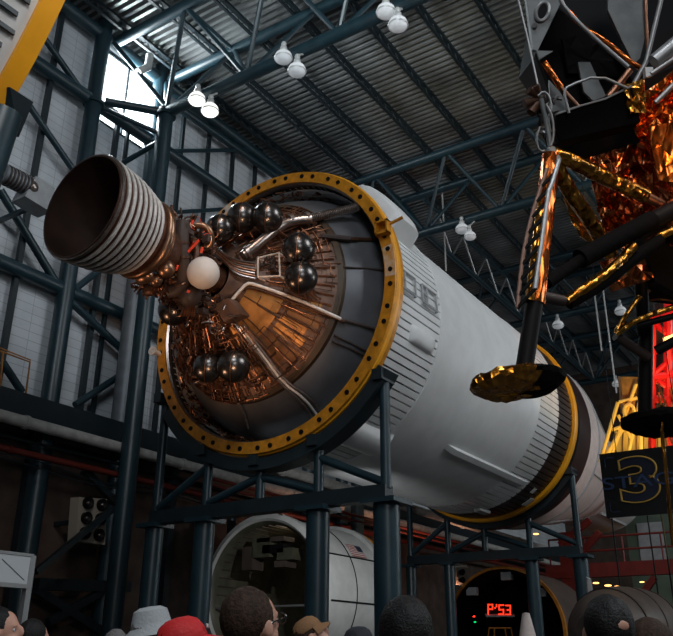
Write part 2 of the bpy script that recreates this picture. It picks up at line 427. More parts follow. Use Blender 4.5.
# speaker panel
t = thing('speaker_panel', 'beige panel with six round black horns on the lower left wall', 'speaker', PX(88, 520, -18.6))
px_ = -18.6
tl, tr, br_, bl = PX(79, 497, px_), PX(107, 499, px_), PX(105, 545, px_), PX(76, 541, px_)
MB().prism([tl, tr, br_, bl], (-.3, -.05, 0)).build('cabinet', 'speaker_beige', t, smooth=False)
MB().box((px_-.83, (tl.y+tr.y)/2-.1, (tl.z+bl.z)/2), 1.08, .12, .12).build('wall_bracket', 'steel_dark', t, smooth=False)
for i, (a, c) in enumerate(((87, 503), (101, 505), (85.5, 518), (99.5, 519), (84, 533), (98, 535))):
    p = PX(a, c, px_+.02)
    h = MB().lathe([(.03, -.02), (.07, .02), (.155, .09), (.165, .09), (.165, -.02)], (0, 0), n=20)
    rot = Matrix(((0, 0, 1), (1, 0, 0), (0, 1, 0)))
    h.v = [p+V((v.y+.02, v.x, v.z)) for v in h.v]
    h.build('horn', 'black', t)
    MB().sphere(p+V((.05, 0, 0)), .055, n=12).build('driver', 'pipe_metal', t)

# roof trusses: one lower chord, two upper chords, webs
def truss(y0, label):
    t = thing('roof_truss', label, 'truss', (-17.94, y0, 19))
    x0, x1, zb, zt, dy, st = -17.94, 18.06, 19.0, 21.85, 1.3, 3.6
    MB().tube((x0, y0, zb), (x1, y0, zb), .21, n=16).build('lower_chord', 'steel', t)
    for s in (-1, 1): MB().tube((-19.6, y0+s*dy, zt), (x1, y0+s*dy, zt), .20, n=16).build('upper_chord', 'steel', t)
    nodes = [x0+st*i for i in range(11)]
    for x in nodes:
        for s in (-1, 1):
            for k in (-1, 1):
                xt = x+k*st/2
                if xt < -19 or xt > x1: continue
                MB().tube((x, y0, zb), (xt, y0+s*dy, zt), .085, n=8).build('web_strut', 'steel', t)
    for i in range(10):
        x = x0+st/2+st*i
        MB().tube((x, y0-dy, zt), (x, y0+dy, zt), .07, n=8).build('cross_tie', 'steel', t)
    return t
truss(16.3, 'nearest teal tube roof truss, carrying the lamps above the engine')
truss(28.9, 'second teal roof truss from the front, above the white stage')
truss(41.4, 'third teal roof truss from the front, seen past the gold leg')
truss(53.9, 'farthest teal roof truss, near the dark end of the hall')
truss(3.8, 'teal roof truss overhead, before the nearest one in view')
# joists along the hall
jx = -18.9; i = 0; web = None
while jx < 16:
    t = thing('roof_joist', 'slim dark lattice joist, %s from the left wall, under the corrugated roof' % (ORD[i] if i < 20 else 'last'), 'joist', (jx, 0, 22.2), 'roof joists under the corrugated deck')
    MB().beam((jx, -10, 22.3), (jx, 61, 22.3), .16, .10).build('top_bar', 'steel_dark', t, smooth=False)
    MB().beam((jx, -10, 21.98), (jx, 61, 21.98), .10, .07).build('bottom_bar', 'steel_dark', t, smooth=False)
    b = MB(); y = 0.
    while y < 61: b.tube((jx, y, 22.0), (jx, y+.3, 22.28), .018, n=4); b.tube((jx, y+.3, 22.28), (jx, y+.6, 22.0), .018, n=4); y += .6
    b.build('lattice', 'steel_dark', t, smooth=False)
    jx += 1.85; i += 1
# longitudinal lattice braces (pale) between trusses 2 and 4
def latbrace(pa, pb, label):
    t = thing('longitudinal_brace', label, 'brace', (0, 0, 19)); a, c = V(pa), V(pb); h = V((0, 0, 1.7)); n = 9
    t.location = a
    MB().tube(a, c, .11, n=8).build('lower_chord', 'steel', t); MB().tube(a+h, c+h, .09, n=8).build('upper_chord', 'steel', t)
    for i in range(n):
        p, q = a.lerp(c, i/n), a.lerp(c, (i+1)/n)
        MB().tube(p, (p+q)/2+h, .05, n=6).build('web_strut', 'alum', t); MB().tube((p+q)/2+h, q, .05, n=6).build('web_strut', 'alum', t)
latbrace((-14.34, 28.9, 19), (-14.34, 53.9, 19), 'lattice brace running along the hall from the second truss, left of the gold leg')
latbrace((-7.14, 28.9, 19), (-7.14, 53.9, 19), 'lattice brace running along the hall behind the gold leg')
# lamps
def lamp(p, s, label, bright=False, yc_=None):
    t = thing('high_bay_lamp', label, 'lamp', p, 'high bay lamps under the trusses'); p = V(p)
    MB().lathe([(.02, p.z+.66*s), (.075*s, p.z+.63*s), (.10*s, p.z+.55*s), (.075*s, p.z+.47*s), (.12*s, p.z+.42*s), (.13*s, p.z+.28*s), (.09*s, p.z+.22*s)], (p.x, p.y), n=20, axis='z').build('ballast_cap', 'lamp_cap', t)
    g = MB().lathe([(.09*s, p.z+.24*s), (.2*s, p.z+.20*s), (.28*s, p.z+.10*s), (.315*s, p.z-.02*s), (.31*s, p.z-.07*s)], (p.x, p.y), n=28, axis='z')
    g.build('bell_shade', 'lamp_glass_bright' if bright else 'lamp_glass', t)
    MB().lathe([(.318*s, p.z-.04*s), (.33*s, p.z-.06*s), (.32*s, p.z-.09*s), (.29*s, p.z-.08*s)], (p.x, p.y), n=28, axis='z').build('shade_rim', 'lamp_cap', t)
    MB().lathe([(.30*s, p.z-.07*s), (.25*s, p.z-.15*s), (.14*s, p.z-.20*s), (.0, p.z-.21*s)], (p.x, p.y), n=28, axis='z').build('lens', 'lamp_lens_bright' if bright else 'lamp_lens', t)
    MB().tube(p+V((0, 0, .62*s)), V((p.x, yc_, 18.84)), .035, n=8).build('hanger', 'lamp_cap', t)
for (x, y, yy, s, l, br) in (
    (197, 99, 16.0, .92, 'lit bell glass lamp beside the window, left of its pair', True), (210, 110, 16.0, .92, 'lit bell glass lamp beside the window, right of its pair', True),
    (283.5, 57, 16.0, .9, 'clear bell lamp above the yellow ring, left of its pair', False), (297, 70, 16.0, .9, 'clear bell lamp above the yellow ring, right of its pair', False),
    (386, 11, 16.0, .9, 'clear bell lamp at the top edge, upper of its pair', False), (398, 24, 16.0, .9, 'clear bell lamp at the top edge, lower of its pair', False),
    (462, 229, 28.6, .92, 'clear bell lamp under the second truss, left of its pair', False), (470, 236, 28.3, .8, 'clear bell lamp under the second truss, right of its pair', False),
    (558, 325, 41.1, 1., 'pale bell lamp just right of the leg lower strut', False),
    (620.5, 311, 41.1, 1., 'pale bell lamp beside the second landing leg', False), (616.5, 384, 53.5, .95, 'small pale bell lamp left of the yellow tower', False)):
    lamp(PY(x, y, yy), s, l, br, min((16.3, 28.9, 41.4, 53.9), key=lambda q: abs(q-yy)))
# hanging rods
for k, (x, y0, y1) in enumerate(((442, 190, 272), (594, 290, 352), (603, 290, 395))):
    yk = (30.5, 36, 36)[k]; a, c = PY(x, y0, yk), PY(x+1, y1, yk); c.x = a.x
    o = MB().tube(a, c, .04, n=6).build('hanging_rod', 'white_dull'); tag(o, ['thin pale rod hanging beside the second truss lamps', 'thin pale rod hanging right of the gold leg', 'longer thin pale rod hanging near the second leg'][k], 'rod')

# ================================================================== the rocket stage
CX, CZ, Y0 = -10.22, 8.52, 12.7
def P_(r, ang, y): return V((CX+r*cos(ang), y, CZ+r*sin(ang)))
st = thing('rocket_stage', 'white rocket upper stage lying level on steel cradles', 'rocket', (CX, Y0, CZ))
NS = 112
def corr(y0, y1, R, ns, mname, name):
    pat = [1., 1., 1., 1., .975, .975]; K = ns*6
    b = MB(); offs = [0, .25, .5, .78, .83, .95]
    prof = [(R, y0), (R, y1)]; vs = []
    for (r, t) in prof:
        for k in range(K):
            a = 2*PI*((k//6)+offs[k % 6])/ns; q = r*pat[k % 6]; vs.append(P_(q, a, t))
    b.add(vs, [(k, (k+1) % K, K+(k+1) % K, K+k) for k in range(K)])
    b.lathe([(R*.955, y0), (R*.955, y1)], (CX, CZ), n=128)
    return b.build(name, mname, st, ang=25)
corr(12.95, 15.1, 3.06, NS, 'white_paint', 'aft_skirt')
b = MB().lathe([(3.02, 15.0), (3.075, 15.04), (3.075, 15.12), (3.04, 15.16), (3.04, 21.15), (3.06, 21.2), (3.06, 21.26), (3.0, 21.3)], (CX, CZ), n=160)
b.build('propellant_tank', 'white_paint', st)
corr(21.25, 22.75, 3.06, 104, 'white_paint', 'forward_skirt')
part(corr(22.75, 24.0, 3.05, 104, 'dark_corr', 'skirt_band'), 'dark ribbed band round the forward skirt')
b = MB().lathe([(2.95, 23.98), (3.137, 23.98), (3.16, 24.05), (3.137, 24.27), (3.0, 24.27)], (CX, CZ), n=128, closed_prof=True)
b.build('forward_ring', 'yellow_new', st)
# aft handling ring with bolt holes
ring = MB(); K = 192
ring.lathe([(2.99, 12.70), (3.235, 12.70), (3.25, 12.74), (3.25, 13.02), (3.06, 13.02), (2.99, 12.9)], (CX, CZ), n=K, closed_prof=True)
rg = ring.build('handling_ring', 'yellow', st, ang=30)
b = MB()
for k in range(50):
    a = 2*PI*(k+.3)/50+(.012 if k % 2 else -.012)
    c = P_(3.125, a, 12.692); b.tube(c+V((0, -.012, 0)), c+V((0, .02, 0)), .05, n=14)
hb = b.build('bolt_hole', 'black', rg); hb['kind'] = 'stuff'
b = MB()
b.lathe([(3.25, 12.76), (3.275, 12.78), (3.275, 12.86), (3.25, 12.88)], (CX, CZ), n=K, closed_prof=True)
part(b.build('rim_lip', 'yellow_new', rg), 'bright orange outer lip')
for (a0_, a1_) in ((-.02, .20), (1.95, 2.5)):
    part(MB().lathe([(3.005, 12.6985), (3.225, 12.6985), (3.225, 12.705), (3.005, 12.705)], (CX, CZ), n=24, a0=a0_, a1=a1_, closed_prof=True).build('worn_patch', 'worn_paint', rg), 'pale worn stretch of the ring')
b = MB(); c = P_(3.17, .32, 12.62)
for dx, dz, sx, sz in ((-.13, 0, .04, .3), (.13, 0, .04, .3), (0, .13, .3, .04), (0, -.13, .3, .04)): b.box(c+V((dx, 0, dz)), sx, .16, sz)
b.tube(P_(3.25, .33, 12.66), P_(3.62, .33, 12.72), .035, n=10)
b.build('lifting_lug', 'yellow', rg, smooth=False)
b = MB(); c = P_(3.15, 3.30, 12.6); b.tube(c+V((0, -.12, 0)), c+V((0, .12, 0)), .06, n=16); b.tube(c+V((0, -.16, 0)), c+V((0, -.12, 0)), .11, n=16)
b.build('end_fitting', 'band', rg)
b = MB()
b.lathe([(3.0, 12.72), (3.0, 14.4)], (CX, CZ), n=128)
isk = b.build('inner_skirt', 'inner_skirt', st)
b = MB().lathe([(2.95, 12.78), (2.995, 12.74), (2.995, 12.82), (2.955, 12.86)], (CX, CZ), n=128, closed_prof=True)
part(b.build('seal_strip', 'pipe_metal', isk), 'pale ragged strip inside the yellow ring')
# dome and thrust cone
DP = [(2.26, 12.42), (2.55, 12.78), (2.74, 13.15), (2.90, 13.7), (2.99, 14.4)]
MB().lathe(DP, (CX, CZ), n=128).build('tank_dome', 'dome', st)
CP = [(.42, 10.98), (.62, 11.10), (1.05, 11.42), (2.14, 12.32), (2.22, 12.38)]
def cone_r(y):
    pr = CP+[(2.26, 12.42)]+DP[1:]
    if y <= pr[0][1]: return None
    for (r0, y0), (r1, y1) in zip(pr, pr[1:]):
        if y <= y1: return r0+(r1-r0)*(y-y0)/(y1-y0)
    return 3.0
def on_cone(px, py, off=0.):
    d = ray(px, py); t = 13.0
    while t < 21:
        p = CAM+d*t; q = cone_r(p.y+off*.75)
        rr = math.hypot(p.x-CX, p.z-CZ)
        if q is not None and rr < q+off*.6: return p
        if p.y > 14.4: return p
        t += .01
    return CAM+d*17
tc = MB().lathe(CP, (CX, CZ), n=128).build('thrust_cone', 'cone', st)
b = MB().lathe([(2.14, 12.31), (2.16, 12.27), (2.25, 12.34), (2.265, 12.42), (2.22, 12.42)], (CX, CZ), n=128, closed_prof=True)
part(b.build('cone_rim', 'rim_bronze', tc), 'dark bronze rim of the thrust cone')
def cp(a, y, h=0.): return P_(cone_r(y)+h*.7, a, y-h*.7)
for k in range(64):
    a = 2*PI*k/64
    b = MB(); b.pipe([cp(a, 11.45, .02), cp(a, 12.28, .02)], .020, n=4)
    if k % 1 == 0: b.build('cone_rib', 'copper', tc, smooth=False)
# gold access panels
def cpanel(a0, a1, y0, y1, h, mi, name, lab=None):
    n = 10; vs = []
    for hh in (0, h):
        for j in range(2):
            y = (y0, y1)[j]
            for i in range(n+1): vs.append(cp(a0+(a1-a0)*i/n, y, hh))
    n1 = n+1; fs = []
    for i in range(n):
        fs += [(i, i+1, n1+i+1, n1+i), (2*n1+i, 3*n1+i, 3*n1+i+1, 2*n1+i+1), (i, 2*n1+i, 2*n1+i+1, i+1), (n1+i, n1+i+1, 3*n1+i+1, 3*n1+i)]
    fs += [(0, n1, 3*n1, 2*n1), (n, 2*n1+n, 3*n1+n, n1+n)]
    o = MB().add(vs, fs).build(name, mi, tc, smooth=False)
    if lab: part(o, lab)
for (a0, a1, y0, y1) in ((-.62, -.34, 11.22, 11.68), (-.95, -.65, 11.22, 11.68), (-1.25, -.98, 11.25, 11.68), (-1.5, -1.28, 11.3, 11.65)):
    cpanel(a0, a1, y0, y1, .05, 'gold_panel', 'access_panel', 'gold coloured access panel')
for k in range(9): cpanel(-1.50+k*.135, -1.50+k*.135+.11, 11.74, 12.1+.12*((k*5) % 3)/2, .025, 'gold_panel' if k in (2, 5, 6, 8) else 'gold_dull', 'access_panel')
# helium spheres
spx = [(220.5, 228.5, 13.2), (242.3, 217.5, 14), (267.8, 217.5, 14.2), (298.5, 249, 15.2), (300.9, 277.6, 15.4), (173.5, 310.5, 14), (208, 367.5, 13.5), (233.6, 366.5, 15)]
for i, (x, y, r) in enumerate(spx):
    p = on_cone(x, y, .50)
    if i == 5: p = PD(x, y, 16.35)
    if i == 0: p = PD(x, y, 16.5)
    rr = r*1.10*(p-CAM).dot(FW)/FPX
    s = MB().sphere(p, rr, n=36).build('pressure_sphere', 'sphere_black', st)
    ax = (p-V((CX, p.y, CZ))).normalized(); g = MB()
    u, w_ = V((.3, -.2, .93)).normalized(), None
    d = V((.8, .5, -.1)).normalized(); u = d.cross(V((0, 0, 1))).normalized(); w_ = d.cross(u)
    g.pipe([p+(u*cos(t_)+w_*sin(t_))*(rr+.004) for t_ in [2*PI*k/48 for k in range(48)]], .010, n=5, closed=True)
    part(g.build('weld_seam', 'copper', s), 'copper coloured seam')
    for k in range(3):
        MB().tube(p+V((R_.uniform(-.1, .1), .1, -.15)), p+V((R_.uniform(-.2, .2), .5, -.3)), .02, n=6).build('mounting_rod', 'copper', s)
# ducts and harnesses on the thrust cone
def cpipe(pts, off, r, m_, name, sm=2, n=8, lab=None, par=None):
    o = MB().pipe([on_cone(x, y, off if not isinstance(off, (list, tuple)) else off[i]) for i, (x, y) in enumerate(pts)], r, n=n, smooth=sm).build(name, m_, par or st)
    if lab: part(o, lab)
    return o
vd = cpipe([(243, 256), (258, 244), (276, 229), (290, 221), (312, 219)], .22, .10, 'pipe_metal', 'feed_duct', n=16)
ends = [on_cone(x, y, .22) for x, y in ((308, 219), (330, 215))]
a0 = on_cone(306, 219.5, .22); a1 = PD(358, 207, (a0-CAM).dot(FW)+.45)
MB().pipe([a0.lerp(a1, k/60) for k in range(61)], [.085+(.014 if k % 2 else 0) for k in range(61)], n=14).build('bellows', 'pipe_metal', vd)
for x, y in ((290, 221), (306, 219), (246, 253.5)):
    p = on_cone(x, y, .22); q = on_cone(x+3, y-1.6, .22); MB().tube(p, q, .135, n=16).build('flange', 'pipe_metal', vd)
for k in range(7):
    cpipe([(212+k*.7, 243+k*2.1), (222+k*.9, 252+k*2.2), (234+k*.4, 260+k*2.4), (255, 263+k*2.6)], .14+.02*(k % 2), .022, 'copper' if k % 2 else 'pipe_metal', 'feed_line', lab='curved copper line' if k % 2 else None)
cpipe([(228, 304.5), (238, 293), (247, 283), (254, 284), (297, 299), (341, 319)], .12, .034, 'band', 'vent_line', sm=1, n=10, lab='pale bent vent line')
cpipe([(224, 301), (245, 287), (262, 290), (300, 305), (345, 322)], .10, .025, 'wire_dark', 'vent_line', sm=1)
for k in range(3):
    cpipe([(238+k*3, 326), (262+k*2.5, 359-k), (281+k*2.5, 384-k), (301+k*4, 401-k*2), (313+k*4, 419-k*4)], .10, .028, 'pipe_metal' if k != 1 else 'band', 'drain_line', sm=1)
cpipe([(337, 237), (352, 239), (384, 240.5)], .08, .045, 'wire_dark', 'control_rod', sm=0)
cpipe([(322, 236), (336, 237.5), (350, 239)], .10, .062, 'hose', 'control_rod', sm=0)
cpipe([(343, 267), (384, 270)], .05, .022, 'hose', 'cable', sm=0)
cpipe([(336, 318), (379, 330)], .08, .03, 'pipe_metal', 'cable', sm=0)
cpipe([(334, 335), (370, 353)], .05, .025, 'hose', 'cable', sm=0); cpipe([(332, 341), (366, 356)], .05, .025, 'hose', 'cable', sm=0)
cpipe([(234, 396), (243, 410), (248, 428)], .06, .03, 'pipe_metal', 'cable', sm=1)
# valve frame box
f4 = [on_cone(x, y, .2) for x, y in ((258, 258), (279, 253), (280, 276), (258, 277))]
b = MB(); b.pipe(f4, .025, n=6, closed=True)
for p in f4: b.tube(p, p+V((0, .3, 0)), .02, n=6)
b.build('valve_frame', 'band', st)
b = MB()
for k in range(9):
    p = on_cone(261+R_.uniform(0, 16), 258+R_.uniform(0, 16), .1); b.sphere(p, R_.uniform(.03, .07), n=8)
    b.pipe([p, p+V((R_.uniform(-.2, .2), -.05, R_.uniform(-.2, .2)))], .02, n=5)
b.build('valve_cluster', 'hose', st)
# wiring: uncountable fine plumbing
def wires(n, region, offr, rr, m_, name, seg=4, step=9):
    b = MB()
    for k in range(n):
        x, y = region(); ang = R_.uniform(0, 2*PI); pts = []
        for j in range(seg):
            p = on_cone(x, y, R_.uniform(*offr)); pts.append(p); ang += R_.uniform(-1., 1.); x += cos(ang)*step; y += sin(ang)*step
        if max((pts[i+1]-pts[i]).length for i in range(seg-1)) < .7: b.pipe(pts, R_.uniform(*rr), n=5, smooth=1)
    o = b.build(name, m_, st); o['kind'] = 'stuff'; return o
def reg_ell(cx, cy, rx, ry): 
    def f():
        a = R_.uniform(0, 2*PI); q = math.sqrt(R_.uniform(0, 1)); return cx+rx*q*cos(a), cy+ry*q*sin(a)
    return f
def plumb(n, amin, amax, ymin, ymax, h, rr, m_):
    b = MB()
    for k in range(n):
        a = R_.uniform(amin, amax); y = R_.uniform(ymin, ymax); hh = R_.uniform(*h); pts = [cp(a, y, hh)]; tang = R_.random() < .5
        for j in range(R_.randint(2, 4)):
            if tang:
                a2 = a+R_.uniform(.08, .35)*R_.choice((-1, 1)); n_ = 5; pts += [cp(a+(a2-a)*q/n_, y, hh) for q in range(1, n_+1)]; a = a2
            else:
                y = min(12.35, max(11.1, y+R_.uniform(.08, .5)*R_.choice((-1, 1)))); pts.append(cp(a, y, hh))
            tang = not tang
        b.pipe(pts, R_.uniform(*rr), n=6, smooth=1)
    b.build('wiring_harness', m_, st)['kind'] = 'stuff'
def clutter(n, amin, amax, ymin, ymax, h, m_):
    b = MB()
    for k in range(n):
        a = R_.uniform(amin, amax); y = R_.uniform(ymin, ymax); p = cp(a, y, R_.uniform(*h)); q = R_.random()
        if q < .4: b.box(p, R_.uniform(.04, .13), R_.uniform(.04, .13), R_.uniform(.04, .13), Matrix.Rotation(a, 3, 'Y'))
        elif q < .8: d = V((R_.uniform(-1, 1), R_.uniform(-1, .3), R_.uniform(-1, 1))).normalized(); b.tube(p, p+d*R_.uniform(.06, .2), R_.uniform(.02, .05), n=10)
        else: b.sphere(p, R_.uniform(.025, .06), n=10)
    b.build('small_fitting', m_, st)['kind'] = 'stuff'
plumb(110, 2.5, 4.9, 11.2, 12.3, (.04, .22), (.008, .022), 'copper')
plumb(130, 2.3, 5.0, 11.2, 12.35, (.03, .18), (.010, .028), 'wire_dark')
plumb(60, .3, 2.4, 11.3, 12.3, (.03, .12), (.007, .016), 'copper')
plumb(40, .2, 2.4, 11.3, 12.3, (.03, .12), (.010, .02), 'wire_dark')
plumb(36, -1.5, .3, 11.5, 12.3, (.02, .06), (.005, .010), 'wire_dark')
plumb(14, -1.5, .3, 11.6, 12.3, (.02, .06), (.005, .010), 'copper')
clutter(120, 2.5, 4.9, 11.1, 12.3, (.04, .2), 'wire_dark'); clutter(70, 2.5, 4.9, 11.1, 12.3, (.04, .25), 'copper')
clutter(50, .4, 2.4, 11.2, 12.2, (.03, .12), 'copper'); clutter(24, 3.4, 4.6, 11.3, 12.2, (.05, .2), 'pipe_metal')
b = MB()
for k in range(260):
    a = R_.choice([R_.uniform(1.2, 2.9), R_.uniform(3.3, 4.6)]); r = R_.uniform(2.86, 2.97); y = R_.uniform(12.85, 13.7); pts = []
    for j in range(4): pts.append(P_(r, a, y)); a += R_.uniform(-.06, .06); y += R_.uniform(-.15, .15); r = R_.uniform(2.84, 2.97)
    b.pipe(pts, R_.uniform(.008, .022), n=4, smooth=1)
wo_ = b.build('wiring_harness', 'copper', st); wo_['kind'] = 'stuff'
b = MB()
for k in range(40):                     # clip boxes on the skirt wall
    a = R_.choice([R_.uniform(1.2, 2.9), R_.uniform(3.3, 4.6)]); b.box(P_(2.93, a, R_.uniform(12.95, 13.6)), .07, .12, .07)
b.build('clip_row', 'wire_dark', st, smooth=False)['kind'] = 'stuff'
b = MB(); b.box(P_(2.96, -.02, 13.0), .07, .32, .34); part(b.build('tag_plate', 'white_dull', st, smooth=False), 'white tag plate inside the skirt')
# --- engine
eng = MB().lathe([(.0, 9.1), (.40, 9.25), (.42, 9.6), (.28, 9.85), (.26, 10.15), (.36, 10.35), (.38, 10.75), (.22, 10.85), (.30, 11.05), (.0, 11.1)], (CX, CZ), n=40).build('engine', 'wire_dark', st)
NP = [(.955, 7.62), (.945, 7.82), (.92, 8.07), (.895, 8.3), (.835, 8.54), (.755, 8.78), (.67, 9.0), (.54, 9.2), (.40, 9.32)]
nz = MB().lathe(NP+[(r-.03, y) for r, y in NP[::-1]], (CX, CZ), n=96, closed_prof=True)
K = 96
for fi in range(len(nz.f)):
    seg = fi//96; nz.mi[fi] = 1 if seg >= len(NP)-1 else 0
nzo = nz.build('nozzle', ['nozzle_out', 'nozzle_in'], eng)
def nr(y):
    for (r0, y0), (r1, y1) in zip(NP, NP[1:]):
        if y <= y1: return r0+(r1-r0)*(y-y0)/(y1-y0)
for i in range(9):
    y = 7.67+i*.138; r = nr(y)
    b = MB().lathe([(r-.01, y-.032), (r+.03, y-.03), (r+.042, y), (r+.03, y+.03), (r-.01, y+.032)], (CX, CZ), n=96)
    part(b.build('stiffener_band', 'band' if i != 0 else 'pipe_metal', eng), 'pale hat band round the bell')
    y += .071; r = nr(y); b = MB().lathe([(r-.01, y-.02), (r+.022, y), (r-.01, y+.02)], (CX, CZ), n=96); b.build('stiffener_band', 'nozzle_out', eng)
def torus(cc, R, r, y, name, m_, n=72, par=eng, a0=0, a1=2*PI):
    pts = [P_(R, a0+(a1-a0)*k/n, y) for k in range(n if a1-a0 > 6.2 else n+1)]
    return MB().pipe(pts, r, n=14, closed=a1-a0 > 6.2).build(name, m_, par)
torus(0, .69, .085, 9.06, 'fuel_manifold', 'bronze'); torus(0, .55, .05, 9.26, 'fuel_manifold', 'copper')
torus(0, .45, .06, 10.0, 'exhaust_manifold', 'wire_dark')
# start tank and turbine parts
def ep(x, y, d): return PD(x, y, d)
MB().sphere(ep(203.2, 273, 15.35), .31, n=40).build('start_tank', 'sphere_white', eng)
MB().sphere(ep(166, 268.5, 15.0), .172, n=28).build('accumulator', 'bronze', eng)
MB().sphere(ep(144, 277, 14.9), .14, n=24, sc=(1.5, 1, .9)).build('accumulator', 'bronze', eng)
MB().sphere(ep(156, 280, 15.0), .12, n=24).build('accumulator', 'bronze', eng)
MB().pipe([ep(183, 222, 15.4), ep(181.5, 238, 15.3), ep(183, 255, 15.3), ep(185, 275, 15.4), ep(180, 290, 15.5), ep(170, 291, 15.6)], .135, n=18, smooth=2).build('turbine_duct', 'hose', eng)
for x, y in ((182, 243), (183.4, 257.5)): MB().tube(ep(x, y-1, 15.3), ep(x, y+1, 15.3), .15, n=18).build('duct_clamp', 'wire_dark', eng)
MB().pipe([ep(196, 225, 15.6), ep(206, 226, 15.6), ep(212, 236, 15.65), ep(210, 246, 15.7), ep(200, 250, 15.7)], .07, n=12, smooth=2).build('bypass_duct', 'bronze', eng)
for (a, c) in (((188, 252), (199, 240)), ((201, 253), (202.5, 247)), ((192, 224), (193, 220)), ((176, 270), (178, 265)), ((187, 291), (190, 292))):
    MB().tube(ep(*a, 15.25), ep(*c, 15.25), .027, n=8).build('red_cover', 'tape_red', eng)
MB().tube(ep(172, 219, 15.7), ep(188, 232, 15.8), .09, n=14).build('pump', 'hose', eng)
MB().sphere(ep(150, 290, 15.5), .12, n=16, sc=(1.6, 1, 1)).build('pump', 'wire_dark', eng)
MB().sphere(ep(190, 296, 15.6), .22, n=24).build('pump', 'hose', eng)
def ewires(n, cx, cy, rx, ry, d0, d1, m_, rr=(.008, .022), step=7):
    b = MB()
    for k in range(n):
        a = R_.uniform(0, 2*PI); q = math.sqrt(R_.random()); x, y, d = cx+rx*q*cos(a), cy+ry*q*sin(a), R_.uniform(d0, d1); pts = []
        for j in range(4): pts.append(ep(x, y, d)); a += R_.uniform(-1, 1); x += cos(a)*step; y += sin(a)*step; d += R_.uniform(-.12, .12)
        b.pipe(pts, R_.uniform(*rr), n=5, smooth=1)
    b.build('engine_plumbing', m_, eng)['kind'] = 'stuff'
ewires(50, 196, 238, 16, 14, 15.6, 16.2, 'copper', (.007, .016), 4); ewires(60, 190, 258, 22, 26, 15.7, 16.3, 'wire_dark', (.012, .035), 5)
ewires(40, 160, 280, 20, 7, 15.3, 15.8, 'copper', (.008, .02), 4); ewires(50, 196, 302, 16, 12, 15.7, 16.2, 'copper', (.008, .018), 4); ewires(5, 200, 234, 10, 10, 15.4, 15.6, 'tape_red', (.005, .008), 3)
ewires(60, 166, 283, 22, 8, 15.5, 15.9, 'wire_dark', (.015, .04), 5); ewires(24, 222, 318, 12, 14, 15.7, 16.0, 'pipe_metal', (.008, .018), 4)
ewires(50, 178, 240, 10, 24, 15.5, 16.0, 'wire_dark', (.015, .04), 5); ewires(36, 172, 255, 8, 24, 15.3, 15.7, 'copper', (.008, .018), 4)
b = MB()
for k in range(70):
    x, y = R_.choice(((196, 240), (175, 275), (196, 300), (178, 245))); p = ep(x+R_.uniform(-15, 15), y+R_.uniform(-13, 13), R_.uniform(15.5, 16.0))
    if R_.random() < .5: b.box(p, R_.uniform(.05, .16), R_.uniform(.05, .16), R_.uniform(.05, .16))
    else: b.tube(p, p+V((R_.uniform(-.2, .2), R_.uniform(-.2, .2), R_.uniform(-.2, .2))), R_.uniform(.02, .06), n=10)
b.build('engine_plumbing', 'hose', eng)['kind'] = 'stuff'
for k in range(6): MB().tube(ep(186+k*2.2, 297, 15.5), ep(181+k*2.6, 316, 15.7), .022, n=6).build('oxidizer_line', 'copper', eng)
# bracket box on cone
b = MB(); q = [on_cone(x, y, .3) for x, y in ((214, 305), (228, 298), (241, 314), (224, 322))]; b.prism(q, (.06, .2, 0)); b.build('gimbal_bracket', 'cone', st, smooth=False)
# --- fairings on the skin
def skinbox(a0, a1, y0, y1, h, m_, name, lab=None, rnd=True, pw=2.5):
    n = 10; ny = 14; vs = []; Rr = 3.03
    for j in range(ny+1):
        v = j/ny; y = y0+(y1-y0)*v
        for i in range(n+1):
            u = i/n; e = 1.
            if rnd:
                e = (max(0, 1-abs(2*u-1)**pw))**.5*(max(0, 1-abs(2*v-1)**6))**.5
            else: e = 1. if 0 < i < n and 0 < j < ny else 0.
            vs.append(P_(Rr+h*e, a0+(a1-a0)*u, y))
    n1 = n+1
    o = MB().add(vs, [(j*n1+i, j*n1+i+1, (j+1)*n1+i+1, (j+1)*n1+i) for j in range(ny) for i in range(n)]).build(name, m_, st, ang=50)
    if lab: part(o, lab)
skinbox(-.355, -.215, 13.8, 14.85, .13, 'white_paint', 'small_fairing')
skinbox(-1.22, -.98, 13.5, 15.3, .26, 'white_paint', 'retro_fairing')
skinbox(-.925, -.865, 17.4, 22.75, .12, 'white_paint', 'tunnel_fairing', rnd=False)
skinbox(.42, .96, 13.15, 14.3, .46, 'white_paint', 'thruster_fairing', pw=8)
skinbox(-1.46, -1.38, 22.3, 23.1, .1, 'white_dull', 'small_fairing', rnd=False)
for a, y in ((-.93, 23.35), (-1.07, 23.85)):
    b = MB(); s_ = .09 if y < 23.5 else .17
    q = [P_(3.075, a-s_/3, y-s_), P_(3.075, a+s_/3, y-s_), P_(3.075, a+s_/3, y+s_), P_(3.075, a-s_/3, y+s_)]; b.prism(q, V((.02, 0, -.02)))
    part(b.build('tag_plate', 'white_dull', st, smooth=False), 'white plate on the dark band')
for yc_ in (13.45, 14.42):
    b = MB(); a0, a1, y0, y1 = -.035, .10, yc_-.3, yc_+.35; pp = lambda a, y: P_(3.11, a, y)
    for (p, q) in ((pp(a0, y0), pp(a0, y1)), (pp(a1, y0), pp(a1, y1)), (pp(a0, y1), pp(a1, y1)), (pp(a0, y0), pp(a1, y0)), (pp((a0+a1)/2, y0), pp((a0+a1)/2, y0+.2)), (pp(a0, y0+.2), pp(a1, y0+.2))):
        b.pipe([p, q], .022, n=6)
    b.pipe([P_(3.06, a0, y1), pp(a0, y1)], .02); b.pipe([P_(3.06, a1, y0), pp(a1, y0)], .02)
    part(b.build('antenna_frame', 'grey_paint', st, smooth=False), 'grey rectangular frame on the skirt')

